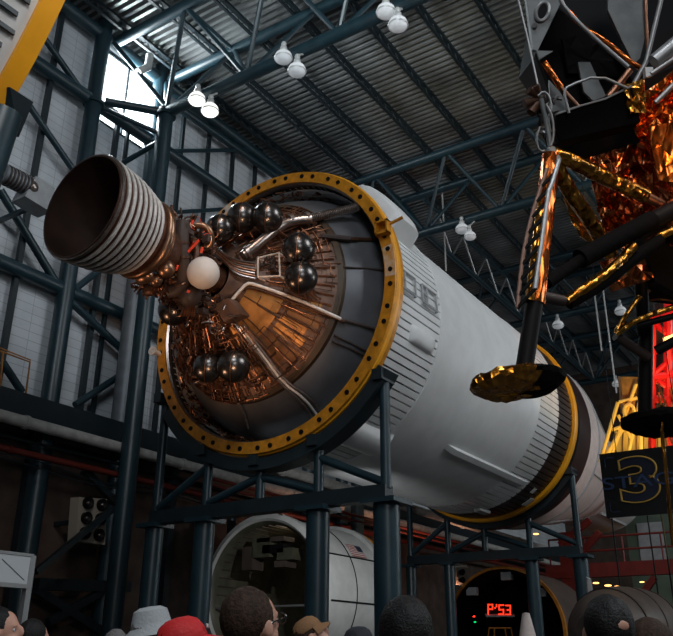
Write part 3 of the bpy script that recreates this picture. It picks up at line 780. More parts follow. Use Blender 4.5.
# --- what stands ahead of the stage
iu = thing('instrument_ring', 'dark maroon ring section ahead of the forward yellow ring', 'rocket', (CX, 24.3, CZ))
MB().lathe([(2.9, 24.4), (3.0, 24.4), (3.02, 25.0), (3.02, 25.95), (2.9, 25.95)], (CX, CZ), n=128).build('shell', 'maroon', iu)
MB().lathe([(3.0, 24.55), (3.06, 24.58), (3.06, 24.68), (3.0, 24.7)], (CX, CZ), n=128).build('clamp_band', 'black', iu)
sa = thing('spacecraft_adapter', 'pale cone shaped adapter section behind the stage sign', 'rocket', (CX, 26, CZ))
MB().lathe([(2.9, 26.0), (3.0, 26.0), (3.0, 26.9), (2.45, 30.), (1.95, 33.0), (1.8, 33.0)], (CX, CZ), n=96).build('shell', 'pinkish', sa)
for y, r in ((26.9, 3.01), (30., 2.46)): part(MB().lathe([(r-.02, y-.06), (r+.02, y-.05), (r+.02, y+.05), (r-.03, y+.06)], (CX, CZ), n=96).build('joint_band', 'grey_paint', sa), 'grey joint band')
for k in range(8): MB().pipe([P_(3.01, PI*k/4+.3, 26.9), P_(2.46, PI*k/4+.3, 30.), P_(1.96, PI*k/4+.3, 33)], .03, n=6).build('seam_strip', 'grey_paint', sa)
sm = thing('service_module', 'grey white cylinder module with nozzle seen under the stage sign', 'spacecraft', (CX, 33, CZ))
MB().lathe([(1.0, 33.1), (1.95, 33.1), (1.95, 37.0), (1.2, 37.0)], (CX, CZ), n=64).build('hull', 'white_dull', sm)
for k in range(6): MB().box(P_(1.97, PI*k/3, 35.), .1, 3.6, .1).build('radiator_rib', 'grey_paint', sm, smooth=False)
MB().lathe([(1.95, 37.0), (1.9, 37.3), (.6, 39.6), (.4, 39.9), (.0, 40)], (CX, CZ), n=48).build('nose_cone', 'grey_paint', sm)
b = MB(); q0, q1 = PD(612, 505, 31), PD(632, 503, 31); b.tube(q0, q1, .22, .4, n=20)
o = b.build('boom_pipe', 'tan_metal'); tag(o, 'short tan flared pipe just under the lower edge of the stage sign', 'pipe')

# --- cradles
def cradle(name, y, R, xs, zb, thick_x, label, a_lo, a_hi, deep, feet=True):
    t = thing(name, label, 'cradle', (CX, y, 0))
    b = MB().lathe([(R+.02, y-.22), (R+deep, y-.22), (R+deep, y+.22), (R+.02, y+.22)], (CX, CZ), n=80, a0=a_lo, a1=a_hi, closed_prof=True)
    b.build('saddle', 'steel_dark', t)
    for x, w_ in zip(xs, thick_x):
        dx = x-CX; zt = CZ-math.sqrt(max(.2, (R+deep)**2-dx*dx)) if abs(dx) < R+deep-.15 else CZ-1.2
        p = MB().tube((x, y, zb+.1), (x, y, zt+.15), .10 if w_ < .27 else .115, n=14).build('upper_post', 'steel', t)
        MB().box((x, y-.05, zt+.20), .22, .5, .22).build('clamp_block', 'steel_dark', p, smooth=False)
        if w_ < .17: continue
        q = MB().tube((x, y, 0), (x, y, zb-.12), w_, n=20).build('lower_post', 'steel', t)
        MB().box((x, y, zb-.15), w_*2.9, w_*2.9, .09).build('cap_plate', 'steel', q, smooth=False)
    MB().box(((xs[0]+xs[-1])/2, y, zb+.02), xs[-1]-xs[0]+.12, .30, .28).build('cross_beam', 'steel_dark', t, smooth=False)
    for i in range(len(xs)-1):
        xa, xb = xs[i], xs[i+1]; dx = (xb if i < len(xs)/2-.5 else xa)-CX
        zt = CZ-math.sqrt(max(.2, (R+deep)**2-dx*dx)) if abs(dx) < R+deep-.15 else CZ-1.2
        p, q = ((xa, y, zb+.2), (xb, y, zt-.1)) if i < len(xs)/2-.5 else ((xb, y, zb+.2), (xa, y, zt-.1))
        MB().tube(p, q, .085, n=10).build('diagonal_brace', 'steel', t)
    return t
cradle('stage_cradle', 13.02, 3.28, [-13.3, -11.85, -10.41, -8.97, -7.46], 4.25, [.20, .215, .16, .225, .245], 'teal steel cradle on posts under the yellow bolted ring', -2.55, -.585, .27)
cradle('stage_cradle', 24.6, 3.04, [-13.2, -11.82, -10.55, -9.07, -7.58], 4.40, [.17, .17, .10, .20, .22], 'teal steel cradle on posts under the forward yellow ring', -2.62, -.56, .26)
# rear row of frame posts
for k, (x, y) in enumerate(((-16.4, 19.2), (-16.0, 22.6))):
    o = MB().tube((x, y, 0), (x, y, 5.6), .13, n=14).build('support_post', 'steel_dark'); tag(o, ['thin dark post behind the aft cradle, left one', 'thin dark post behind the aft cradle, right one'][k], 'post')

# ================================================================== neighbouring stage, top left
BX, BZ, BR = -9.95, 9.2, 5.0
def B_(r, a, y): return V((BX+r*cos(a), y, BZ+r*sin(a)))
s2 = thing('booster_stage', 'white ribbed booster stage with wide orange end ring, top left corner', 'rocket', (BX, 3.5, BZ))
MB().lathe([(4.6, -9.5), (4.95, -9.5), (4.95, 3.33), (4.6, 3.45)], (BX, BZ), n=160).build('ribbed_skin', 'white_paint', s2)
MB().lathe([(4.7, 3.31), (5.0, 3.31), (5.0, 3.51), (4.7, 3.51)], (BX, BZ), n=160, closed_prof=True).build('end_ring', 'yellow_new', s2, ang=30)
for k in range(60):
    a = -1.2+k*.032
    b = MB(); b.beam(B_(4.97, a, -9), B_(4.97, a, 3.19+(.05 if k % 2 else 0)), .022, .05)
    b.build('stringer', 'steel_dark', s2, smooth=False)
c2 = thing('booster_cradle', 'dark teal steel column with bracket holding the orange ring', 'cradle', (-5.9, 3.4, 0))
pts = [PD(-14, 88, 7.45), PD(10, 87, 7.45), PD(33.5, 102, 7.6), PD(19, 137, 7.6), PD(-14, 137, 7.5)]
b = MB(); b.prism(pts, ray(10, 105)*.25); b.build('bracket', 'steel_dark', c2, smooth=False)
pz = PD(3, 112, 7.4); pl = PD(-34, 225, 7.1); dz_ = (pl-pz)*(pz.z/(pz.z-pl.z))
b = MB(); b.tube(pz, pz+dz_, .17, n=24); b.build('post', 'steel', c2)

# ================================================================== lunar lander (upper right)
LM = PD(715, 150, 10.8)
lm = thing('lunar_lander', 'copper foil covered lander hanging at the upper right', 'spacecraft', (LM.x, LM.y, 6.0))
def crumple(poly_fn, nu, nv, amp, name, m_, parent, lab=None, seed=1, thick=.04):
    # a crumpled foil sheet with thickness; poly_fn(u,v) -> point, facets random
    r = random.Random(seed); vs = []; N = None
    p00, p10, p01 = poly_fn(0, 0), poly_fn(1, 0), poly_fn(0, 1); N = (p10-p00).cross(p01-p00).normalized()
    for j in range(nv+1):
        for i in range(nu+1):
            u, v = i/nu, j/nv
            e = amp*(r.uniform(-1, 1))
            uu = u+(r.uniform(-.45, .45)/nu if 0 < i < nu else 0); vv = v+(r.uniform(-.45, .45)/nv if 0 < j < nv else 0)
            vs.append(poly_fn(uu, vv)+N*e)
    n1 = nu+1; fs = []
    for j in range(nv):
        for i in range(nu):
            a, b_, c, d = j*n1+i, j*n1+i+1, (j+1)*n1+i+1, (j+1)*n1+i
            fs += [(a, b_, c), (a, c, d)] if r.random() < .5 else [(a, b_, d), (b_, c, d)]
    o = MB().add(vs, fs).build(name, m_, parent, smooth=False)
    s = o.modifiers.new('thickness', 'SOLIDIFY'); s.thickness = thick
    if lab: part(o, lab)
    return o
# octagonal descent body, one faceted foil panel per side
zt, zb = 7.75, 6.0
oct_ = [V((LM.x+1.5*cos(PI*k/4+.45), LM.y+1.5*sin(PI*k/4+.45), 0)) for k in range(8)]
for k in range(8):
    a, c = oct_[k], oct_[(k+1) % 8]
    def fn(u, v, a=a, c=c):
        p = a.lerp(c, u); q = p.lerp(V((LM.x, LM.y, 0)), .16*(1-v)**1.5); return V((q.x, q.y, zb+(zt-zb)*v))
    crumple(fn, 7, 12, .055, 'foil_panel', 'foil_copper', lm, seed=20+k)
b = MB(); b.prism([p*1.0+V((0, 0, zb+.02)) for p in [V((LM.x, LM.y, 0)).lerp(q, .9) for q in oct_]], (0, 0, .1)); b.build('belly_panel', 'black_soft', lm, smooth=False)
b = MB(); b.prism([p+V((0, 0, zt-.1)) for p in [V((LM.x, LM.y, 0)).lerp(q, 1.0) for q in oct_]], (0, 0, .12)); b.build('top_deck', 'black_soft', lm, smooth=False)
def quad(pts, d):
    P4 = [PD(x, y, d[i] if isinstance(d, (list, tuple)) else d) for i, (x, y) in enumerate(pts)]
    def fn(u, v): return P4[0].lerp(P4[1], u).lerp(P4[3].lerp(P4[2], u), v)
    return fn
crumple(quad([(627, 105), (690, 60), (690, 135), (640, 140)], [9.3, 9.2, 9.2, 9.3]), 8, 8, .06, 'foil_blanket', 'foil_orange', lm, 'bright orange crumpled foil', seed=3)
crumple(quad([(648, 128), (690, 118), (690, 185), (660, 180)], 9.1), 3, 3, .03, 'foil_blanket', 'foil_orange', lm, 'smooth orange foil flap', seed=4)
crumple(quad([(622, 85), (645, 78), (648, 112), (630, 112)], 9.0), 5, 5, .05, 'foil_blanket', 'foil_gold', lm, 'gold crumpled foil patch', seed=5)
crumple(quad([(586, 158), (650, 140), (655, 232), (604, 232)], [9.9, 9.7, 9.7, 9.9]), 9, 13, .07, 'foil_blanket', 'foil_copper', lm, 'hanging copper foil curtain', seed=9)
crumple(quad([(560, 190), (580, 200), (600, 250), (578, 236)], [9.6, 9.7, 9.8, 9.7]), 4, 6, .03, 'foil_blanket', 'foil_gold', lm, 'dark gold foil strip', seed=12)
def prismD(pts, d, depth, name, m_, parent=lm, lab=None, bevel=0):
    P4 = [PD(x, y, d[i] if isinstance(d, (list, tuple)) else d) for i, (x, y) in enumerate(pts)]
    o = MB().prism(P4, FW*depth).build(name, m_, parent, smooth=False, bevel=bevel)
    if lab: part(o, lab)
    return o
def tubeD(p, q, r, name, m_, parent=lm, lab=None, n=14, r2=None):
    o = MB().tube(PD(*p), PD(*q), r, r2, n=n).build(name, m_, parent)
    if lab: part(o, lab)
    return o
def pipeD(pts, r, name, m_, parent=lm, lab=None, sm=1, n=10):
    o = MB().pipe([PD(*p) for p in pts], r, n=n, smooth=sm).build(name, m_, parent)
    if lab: part(o, lab)
    return o
# cabin, underside, porch
prismD([(537, 52), (559, 8), (625, 68), (634, 84), (600, 96), (570, 112), (552, 92)], 9.9, .12, 'cabin_underside', 'black_soft')
prismD([(540, 50), (560, -60), (690, -60), (690, 60), (634, 84), (575, 100)], 10.2, 1.2, 'cabin', 'black')
crumple(quad([(560, 40), (600, 30), (618, 76), (566, 74)], 9.85), 4, 4, .03, 'cabin_panel', 'black_soft', lm, seed=31)
g = prismD([(518, -60), (566, -60), (561, 2), (537.5, 51), (533, 49)], 9.6, .08, 'cabin_shield', 'lm_grey', lab='grey shield panel with round port')
b = MB(); pc = PD(542.5, 11.5, 9.58); u = (RT*.99+FW*.1).normalized(); w_ = (UP*.97+RT*.2).normalized()
b.pipe([pc+u*cos(t_)*.075+w_*sin(t_)*.11 for t_ in [2*PI*k/32 for k in range(32)]], .022, n=8, closed=True); part(b.build('port_ring', 'alum', g), 'pale ring of the round port')
b = MB(); b.prism([pc+u*cos(t_)*.068+w_*sin(t_)*.10-FW*.002 for t_ in [2*PI*k/32 for k in range(32)]], FW*.01); b.build('port', 'black', g, smooth=False)
MB().tube(PD(535, 25, 9.55), PD(535.5, 25, 9.65), .03, n=10).build('stud', 'alum', g)
prismD([(537, 50.5), (553, 51), (540, 59)], 9.58, .05, 'bracket', 'lm_grey')
prismD([(608, -20), (648, -20), (647, 30), (640, 58), (634, 64), (621, 38), (608, 10)], 9.5, .06, 'cabin_shield', 'lm_grey', lab='dark grey hanging panel')
prismD([(549, 80), (560, 92), (570, 108), (560, 118), (551, 110)], 9.7, .04, 'side_panel', 'lm_grey')
prismD([(578, 62), (590, 62), (608, 100), (596, 103), (584, 92)], 9.75, .06, 'side_panel', 'lm_grey')
prismD([(557, 114), (633, 86), (641, 122), (560, 142), (553, 124)], [9.0, 9.0, 9.1, 9.1, 9.0], .5, 'porch', 'black_soft', bevel=.01)
pipeD([(557, 114, 8.98), (580, 106, 8.98), (605, 99, 8.98), (632, 86, 8.98)], .012, 'porch_edge', 'alum', sm=0, n=6)
pipeD([(569, 113, 8.95), (563.5, 92, 8.95), (568, 86, 8.95), (598, 75, 8.95), (627, 88, 8.95)], .016, 'porch_rail', 'alum', lab='grey bent tube rail')
pipeD([(558, -5, 9.3), (566, 10, 9.3), (590, 34, 9.3), (628, 67, 9.3)], .023, 'cabin_strut', 'alum')
pipeD([(569, 12, 9.35), (580, 25, 9.35), (592, 33, 9.35), (610, 44, 9.35), (625, 58, 9.35), (640, 68, 9.35)], .028, 'wrapped_strut', 'foil_orange')
tubeD((544, 62, 9.5), (561, 88, 9.5), .035, 'wrapped_strut', 'foil_orange'); tubeD((561, 88, 9.5), (580, 109, 9.5), .028, 'wrapped_strut', 'copper')
pipeD([(662, -4, 9.1), (646, 62, 9.1), (634, 84, 9.1)], .026, 'cabin_strut', 'alum', sm=0)
tubeD((654, 62, 9.0), (690, 32, 9.0), .085, 'cabin_strut', 'alum'); tubeD((651, 74, 8.95), (690, 48, 8.95), .025, 'cabin_strut', 'alum')
tubeD((655, 103, 8.9), (690, 68, 8.9), .028, 'cabin_strut', 'alum')
prismD([(645, 67), (653, 67), (654, 75), (646, 77)], 8.95, .08, 'joint_block', 'white_paint', lab='white joint block')
tubeD((645, -5, 9.45), (648, 60, 9.45), .018, 'wrapped_strut', 'copper'); tubeD((606, 100, 9.3), (630, 70, 9.3), .04, 'wrapped_strut', 'copper')
# thruster cluster on the corner
pipeD([(517, -5, 9.3), (528, 40, 9.2), (540, 95, 9.1)], .012, 'stay_cable', 'alum', sm=0, n=6)
tq = MB().sphere(PD(541, 98, 9.05), .06, n=14).build('thruster_cluster', 'hose', lm)
for (x, y) in ((529, 90), (524, 104), (531, 113), (535, 86)):
    MB().tube(PD(541, 99, 9.05), PD(x, y, 9.0), .025, .055, n=14).build('thruster_bell', 'wire_dark', tq)
pipeD([(538, 96, 9.0), (543, 91, 9.0), (549, 95, 9.0), (552, 108, 9.0), (548, 120, 9.0), (551, 132, 9.0)], .013, 'cluster_line', 'alum')
pipeD([(541, 99, 9.0), (548, 130, 9.0), (551, 152, 8.95)], .03, 'cluster_strut', 'lm_grey')
pipeD([(546, 104, 8.95), (553, 118, 8.95), (554, 138, 8.95), (549, 150, 8.95), (539, 152, 8.95), (536, 138, 8.95), (540, 127, 8.95)], .014, 'cluster_line', 'alum')
for k in range(14):
    x, y = R_.uniform(538, 558), R_.uniform(92, 150)
    pipeD([(x, y, 9.05), (x+R_.uniform(-8, 8), y+R_.uniform(-8, 8), 9.0), (x+R_.uniform(-8, 8), y+R_.uniform(-10, 10), 9.1)], R_.uniform(.008, .02), 'cluster_line', R_.choice(['hose', 'alum', 'black']), sm=1, n=6)
prismD([(556, 142), (642, 116), (652, 150), (628, 168), (596, 172), (578, 164)], 9.95, .2, 'belly_panel', 'black_soft')
# struts of the near leg
pipeD([(549, 153, 8.9), (570, 160, 8.95), (600, 176, 9.1), (646, 196, 9.25)], .085, 'outrigger_strut', 'foil_gold', sm=1, n=16)
tubeD((645, 196, 9.25), (668, 208, 9.3), .055, 'outrigger_strut', 'copper'); tubeD((662, 212, 9.2), (690, 192, 9.2), .07, 'outrigger_strut', 'foil_copper')
pipeD([(556, 166, 8.95), (566, 186, 9.0), (590, 220, 9.15), (611, 255, 9.3)], .085, 'outrigger_strut', 'foil_gold', sm=1, n=16)
tubeD((547, 283, 8.35), (582, 259, 8.6), .065, 'lateral_strut', 'black_soft'); tubeD((580, 259, 8.6), (652, 220, 9.0), .108, 'lateral_strut', 'black_soft', n=20)
tubeD((650, 222, 9.0), (690, 202, 9.1), .10, 'lateral_strut', 'black')
tubeD((536, 295, 8.3), (563, 301, 8.5), .06, 'lateral_strut', 'hose')
pipeD([(566, 301, 8.5), (592, 284, 8.6), (618, 264, 8.7), (634, 246, 8.8)], .055, 'lateral_strut', 'foil_gold', n=12)
pipeD([(566, 301, 8.5), (600, 285, 8.65), (628, 270, 8.8)], .035, 'lateral_strut', 'foil_gold', n=10)
pipeD([(568, 303, 8.55), (605, 282, 8.7), (636, 256, 8.85), (660, 240, 9.0)], .075, 'lateral_strut', 'black_soft')
pipeD([(643, 250, 9.0), (655, 238, 9.0), (690, 222, 9.0)], .05, 'lateral_strut', 'foil_gold', n=12)
prismD([(640, 232), (690, 212), (690, 300), (655, 282)], 9.6, .3, 'belly_panel', 'black_soft')
crumple(quad([(600, 262), (640, 250), (655, 278), (612, 292)], 9.5), 5, 4, .03, 'foil_blanket', 'foil_copper', lm, seed=14)
# near leg
leg = MB().tube(PD(551, 156, 8.85), PD(535, 304, 8.2), .098, n=20).build('landing_leg', 'foil_orange', lm)
tubeD((546, 172, 8.76), (530, 302, 8.14), .055, 'foil_wrap', 'foil_gold', leg, 'gold foil wrap', n=12)
tubeD((534.5, 302, 8.2), (524.5, 368, 8.02), .088, 'lower_strut', 'black', leg, 'black lower strut', n=20)
b = MB(); a_, c_ = PD(549, 150, 8.85), PD(556, 163, 8.8); b.tube(a_, c_, .07, n=14); part(b.build('hinge', 'lm_grey', leg), 'grey hinge joint')
lr = lambda t_: PD(547-29.5*t_-6*sin(t_*PI), 169+139*t_, 8.62-.55*t_)
rr_ = lambda t_: PD(558.8-9.5*min(1, t_*4)-14.3*max(0, (t_-.2)/.8), 160+129*t_, 8.6-.55*t_)
MB().pipe([lr(k/12) for k in range(13)], .022, n=8).build('ladder_rail', 'rail_brown', leg)
MB().pipe([rr_(k/12) for k in range(13)], .026, n=8).build('ladder_rail', 'alum', leg)
for k in range(9):
    t_ = .10+k*.112; MB().tube(lr(min(1, t_+.03)), rr_(t_), .020, n=8).build('ladder_rung', 'black', leg)
# foot pads
def pad(c, R, parent, tilt, black_from, seed):
    r = random.Random(seed); n = 40; prof = [(.02, -.10), (.22, -.098), (.36, -.075), (.455, -.015), (.475, .03), (.46, .06), (.36, .075), (.14, .085), (.0, .09)]
    vs = []; rot = Matrix.Rotation(tilt, 3, FW)
    for (q, z) in prof:
        for k in range(n):
            a = 2*PI*k/n; j = 1+r.uniform(-.03, .03); vs.append(c+rot @ V((q*R/.475*j*cos(a), q*R/.475*j*sin(a), (z+r.uniform(-.016, .016))*R/.475)))
    gold, blk = MB(), MB(); P = len(prof)
    fg, fb = [], []
    for i in range(P-1):
        for k in range(n):
            f = (i*n+k, i*n+(k+1) % n, (i+1)*n+(k+1) % n, (i+1)*n+k)
            m_ = sum(((vs[x]-c) for x in f), V((0, 0, 0)))/4
            (fb if m_.dot(RT) > black_from*R else fg).append(f)
    out = []
    for fs, mm, nm, lb in ((fg, 'foil_gold', 'foot_pad', None), (fb, 'black_soft', 'pad_cover', 'black cover over one side of the pad')):
        if not fs: continue
        used = sorted({x for f in fs for x in f}); mp = {x: i for i, x in enumerate(used)}
        o = MB().add([vs[x] for x in used], [tuple(mp[x] for x in f) for f in fs]).build(nm, mm, parent, smooth=True, ang=12)
        if lb: part(o, lb)
        out.append(o)
pad(PD(518, 384, 8.0), .47, leg, math.radians(-5), .22, 2)
# second leg
leg2 = MB().tube(PD(646, 325, 10.0), PD(645, 420, 9.9), .085, n=18).build('landing_leg', 'black', lm)
pad(PD(663, 424, 9.9), .50, leg2, 0.06, -9, 5)
tubeD((616, 336, 9.7), (648, 357, 9.8), .06, 'side_strut', 'hose', leg2); tubeD((656, 351, 9.8), (690, 333, 9.7), .06, 'side_strut', 'black', leg2)
tubeD((640, 262, 9.8), (644, 335, 10.0), .08, 'side_strut', 'black', leg2)
pipeD([(616, 334, 9.6), (640, 318, 9.6), (690, 302, 9.6)], .035, 'side_strut', 'foil_gold', leg2); pipeD([(616, 332, 9.6), (628, 312, 9.6), (640, 296, 9.6)], .03, 'side_strut', 'foil_gold', leg2)
pipeD([(636, 326, 9.65), (690, 312, 9.65)], .04, 'side_strut', 'black', leg2, sm=0)
pipeD([(662, 405, 9.6), (662, 437, 9.6), (665, 460, 9.6), (673, 545, 9.6)], .022, 'contact_probe', 'foil_gold', leg2, 'thin gold probe')

# ================================================================== stage sign
def wl(x, z, y=15.0): return V((x, y, z))
sg = thing('stage_sign', 'black hanging board with STAGE and a big outlined 3', 'sign', (-3.4, 15, 3.8))
x0, x1, z0, z1 = -4.07, -2.35, 3.81, 4.965
MB().box(((x0+x1)/2, 15.03, (z0+z1)/2), x1-x0, .06, z1-z0).build('board', 'sign_black', sg, smooth=False)
def text(body, size, loc, m_, name, parent, ex=.004, outline=0., align='LEFT', rot=(PI/2, 0, 0), sx=1., bold=0.):
    cu = bpy.data.curves.new(name, 'FONT'); cu.body = body; cu.size = size; cu.align_x = align; cu.align_y = 'CENTER'; cu.extrude = ex; cu.offset = bold
    if outline: cu.fill_mode = 'NONE'; cu.bevel_depth = outline; cu.extrude = 0
    tmp = bpy.data.objects.new('tmp', cu); COL.objects.link(tmp)
    dg = bpy.context.evaluated_depsgraph_get(); me = bpy.data.meshes.new_from_object(tmp.evaluated_get(dg))
    bpy.data.objects.remove(tmp); me.materials.clear(); me.materials.append(M[m_])
    root = wloc(parent); mt = Matrix.Translation(V(loc)-root) @ Matrix.Rotation(rot[2], 4, 'Z') @ Matrix.Rotation(rot[0], 4, 'X') @ Matrix.Diagonal((sx, 1, 1, 1))
    me.transform(mt); me.name = name
    o = bpy.data.objects.new(name, me); COL.objects.link(o); o.parent = parent
    return o
zc = 4.39
part(text('STAGE', .31, (-3.31, 14.985, zc), 'sign_blue', 'lettering', sg, align='CENTER', sx=1.68), 'dim blue word STAGE')
part(text('3', 1.06, (-3.41, 14.975, zc+.0), 'sign_black', 'numeral', sg, align='CENTER', sx=1.5, bold=.03), 'large numeral 3')
b3 = text('3', 1.06, (-3.41, 14.972, zc+.0), 'sign_blue_fill', 'numeral_fill', sg, align='CENTER', sx=1.5, bold=.012)
part(b3, 'deep blue fill of the 3')
part(text('3', 1.06, (-3.41, 14.968, zc+.0), 'sign_yellow', 'numeral_outline', sg, align='CENTER', sx=1.5, outline=.012, bold=.035), 'yellow outline of the 3')
part(text('STAGE', .31, (-3.31, 14.955, zc), 'sign_blue', 'lettering_front', sg, align='CENTER', sx=1.68, ex=.002), 'dim blue word STAGE')
b = MB()
for (sx_, sz_) in ((1, 1), (1, -1), (-1, 1), (-1, -1)):
    cx_ = x0+.09 if sx_ > 0 else x1-.09; cz_ = z1-.09 if sz_ < 0 else z0+.09
    b.pipe([(cx_+sx_*.16, 14.99, cz_), (cx_+sx_*.03, 14.99, cz_), (cx_, 14.99, cz_+sz_*.03), (cx_, 14.99, cz_+sz_*.16)], .006, n=5)
part(b.build('corner_mark', 'sign_blue', sg), 'thin blue corner marks')
for x in (x0+.3, x1-.3): MB().tube((x, 15.05, z1), (x, 15.05, 22), .008, n=5).build('suspension_cable', 'black', sg)

# ================================================================== yellow and red lit structures behind the sign
tw = thing('launch_tower', 'warmly lit yellow lattice tower standing behind the stage sign', 'tower', PD(630, 470, 22))
prismD([(621, 377), (638, 377), (636, 400), (632, 418), (624, 414)], 21.5, .25, 'tower_panel', 'gold_panel', tw)
prismD([(616, 432), (662, 420), (662, 470), (614, 470)], 23, .2, 'tower_panel', 'tower_yellow', tw)
for (p, q, r) in (((636, 384, 21.4), (606, 470, 21.4), .05), ((640, 384, 21.4), (641, 470, 21.4), .06), ((618, 402, 21.4), (600, 462, 21.4), .05), ((606, 455, 21.4), (627, 422, 21.4), .06), ((619, 402, 21.4), (637, 398, 21.4), .045), ((612, 430, 21.4), (640, 420, 21.4), .045), ((618, 415, 21.4), (632, 440, 21.4), .045), ((625, 468, 21.4), (640, 400, 21.4), .05)):
    tubeD(p, q, r, 'tower_bar', 'tower_yellow', tw, n=8)
for (x, y) in ((606, 470), (641, 470)): q = PD(x, y, 21.4); MB().tube(q, (q.x, q.y, 0), .02, n=8).build('tower_leg', 'black', tw)
b = MB(); pc = PD(629, 411, 21.3); b.pipe([pc+RT*cos(t_)*.13+UP*sin(t_)*.17 for t_ in [2*PI*k/24 for k in range(24)]], .045, n=8, closed=True); b.build('tower_hoop', 'tower_yellow', tw)
for k in range(7):
    tubeD((616+k*7, 433-k*1.6, 22.9), (615+k*7, 470, 22.9), .02, 'tower_bar', 'ring_side', tw, n=6)
rd = thing('red_gantry', 'bright red lit gantry frame at the right edge under the lander', 'gantry', PD(662, 440, 19))
for (p, q, r) in (((652, 315, 19), (652, 450, 19), .09), ((668, 300, 19), (668, 450, 19), .10), ((650, 322, 19), (690, 306, 19), .13), ((650, 352, 19), (690, 340, 19), .10), ((650, 378, 19), (690, 372, 19), .10), ((652, 400, 19), (690, 396, 19), .10), ((652, 322, 19), (690, 352, 19), .07), ((652, 376, 19), (690, 342, 19), .07), ((652, 378, 19), (690, 400, 19), .07)):
    tubeD(p, q, r, 'gantry_bar', 'gantry_red', rd, n=8)
for x in (652, 668): q = PD(x, 450, 19); MB().tube(q, (q.x, q.y, 0), .02, n=8).build('gantry_leg', 'black', rd)
prismD([(655, 304), (690, 298), (690, 410), (655, 410)], 19.9, .1, 'gantry_panel', 'maroon', rd)
for k in range(16): tubeD((R_.uniform(656, 690), R_.uniform(380, 450), 18.9), (R_.uniform(656, 690), R_.uniform(380, 450), 18.8), .025, 'gantry_bar', R_.choice(['copper', 'gold_panel']), rd, n=6)
prismD([(664, 338), (690, 328), (690, 341), (665, 345)], 18.85, .06, 'lit_tube', 'amber_lamp', rd, 'glowing warm light tube')

# ================================================================== white module under the stage
MX, MY, MZ = -13.73, 17.43, 3.02
md = thing('crew_module', 'white cylindrical module with open round end and small flag', 'module', (MX, MY, 0))
MB().lathe([(1.80, MY), (1.86, MY-.06), (2.0, MY), (2.0, MY+.25), (1.93, MY+.3), (1.93, MY+3.6), (1.2, MY+3.62)], (MX, MZ), n=96).build('hull', 'white_dull', md)
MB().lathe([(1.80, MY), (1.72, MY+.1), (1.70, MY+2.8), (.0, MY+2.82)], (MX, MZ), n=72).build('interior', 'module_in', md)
for y, r in ((MY+3.0, 1.95),): part(MB().lathe([(1.92, y), (2.03, y+.02), (2.03, y+.26), (1.92, y+.3)], (MX, MZ), n=96).build('end_band', 'white_dull', md), 'raised end band')
part(MB().lathe([(1.2, MY+3.6), (1.97, MY+3.62), (1.97, MY+3.74), (1.2, MY+3.76)], (MX, MZ), n=96).build('rear_rim', 'yellow', md), 'yellowish rear rim')
def M_(r, a, y): return V((MX+r*cos(a), y, MZ+r*sin(a)))
for a in (.50, -.12): MB().pipe([M_(1.94, a, MY+.3), M_(1.94, a, MY+3.6)], .022, n=6).build('seam', 'black', md)
MB().pipe([M_(1.94, t_, MY+1.55) for t_ in [-1.4+.06*k for k in range(50)]], .014, n=6).build('seam', 'black', md)
def flag():
    b = MB(); n1, n2 = 13, 8; a0, a1, y0, y1 = .52, .73, MY+1.72, MY+2.45; r = 1.945
    N = 6
    for j in range(13):
        for i in range(12):
            aa, ab = a1+(a0-a1)*j/13, a1+(a0-a1)*(j+1)/13; ya, yb = y0+(y1-y0)*i/12, y0+(y1-y0)*(i+1)/12
            mi = 2 if (j < 7 and i >= 7) else (j % 2)
            b.add([M_(r, aa, ya), M_(r, aa, yb), M_(r, ab, yb), M_(r, ab, ya)], [(0, 1, 2, 3)], mi)
    o = b.build('flag_patch', ['flag_red', 'flag_white', 'flag_blue'], md, smooth=False)
    s = o.modifiers.new('thickness', 'SOLIDIFY'); s.thickness = .006
    part(o, 'small striped flag with dark canton')
flag()
# inside the open end
MB().box((MX, MY+.15, MZ-.35), 3.4, .06, .05).build('shelf_bar', 'alum', md, smooth=False)
for (dx, dz, sx, sz, mm) in ((-.3, 1.15, .6, .5, 'module_in'), (.5, .95, .5, .3, 'module_in'), (.0, 1.35, .9, .12, 'tan_metal'), (-.75, .9, .35, .6, 'tan_metal'), (.35, .7, .35, .16, 'tan_metal'), (.1, 1.1, .7, .22, 'black')):
    MB().box((MX+dx, MY+.5, MZ+dz), sx, .5, sz).build('equipment_box', mm, md, smooth=False)
for k in range(24): MB().pipe([M_(1.72, PI*.05+k*.13, MY+.2), M_(1.72, PI*.05+k*.13, MY+2.)], .02, n=5).build('interior_rib', 'tan_metal', md)
b = MB()
for k in range(3): b.box((MX-1.0+k*1.0, MY+2, .55), .3, 2.6, 1.1)
b.build('display_stand', 'steel_dark', md, smooth=False)
MB().box(M_(1.97, 1.3, MY+.05), .12, .12, .08).build('hook', 'pipe_metal', md)

# yellow hoop module further back
YX, YY, YZ = -10.76, 26.26, 2.25
yr = thing('hoop_module', 'dark barrel module with yellow front hoop beside the red message sign', 'module', (YX, YY, 0))
MB().lathe([(1.93, YY-.06), (2.02, YY-.06), (2.02, YY+.08), (1.93, YY+.08)], (YX, YZ), n=72, closed_prof=True).build('hoop', 'ring_side', yr)
MB().lathe([(1.95, YY+.08), (1.96, YY+.4), (1.96, YY+3.2), (.2, YY+3.3)], (YX, YZ), n=72).build('barrel', 'tan_metal', yr)
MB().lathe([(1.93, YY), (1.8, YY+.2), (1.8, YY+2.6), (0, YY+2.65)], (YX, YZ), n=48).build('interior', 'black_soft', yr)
for a in (.75, 1.5, 2.3): MB().box((YX+1.72*cos(a), YY+.2, YZ+1.72*sin(a)), .35, .2, .25).build('interior_box', 'grey_paint', yr, smooth=False)
MB().box((YX, YY+1.5, .3), 2.4, 2, .6).build('display_stand', 'steel_dark', yr, smooth=False)
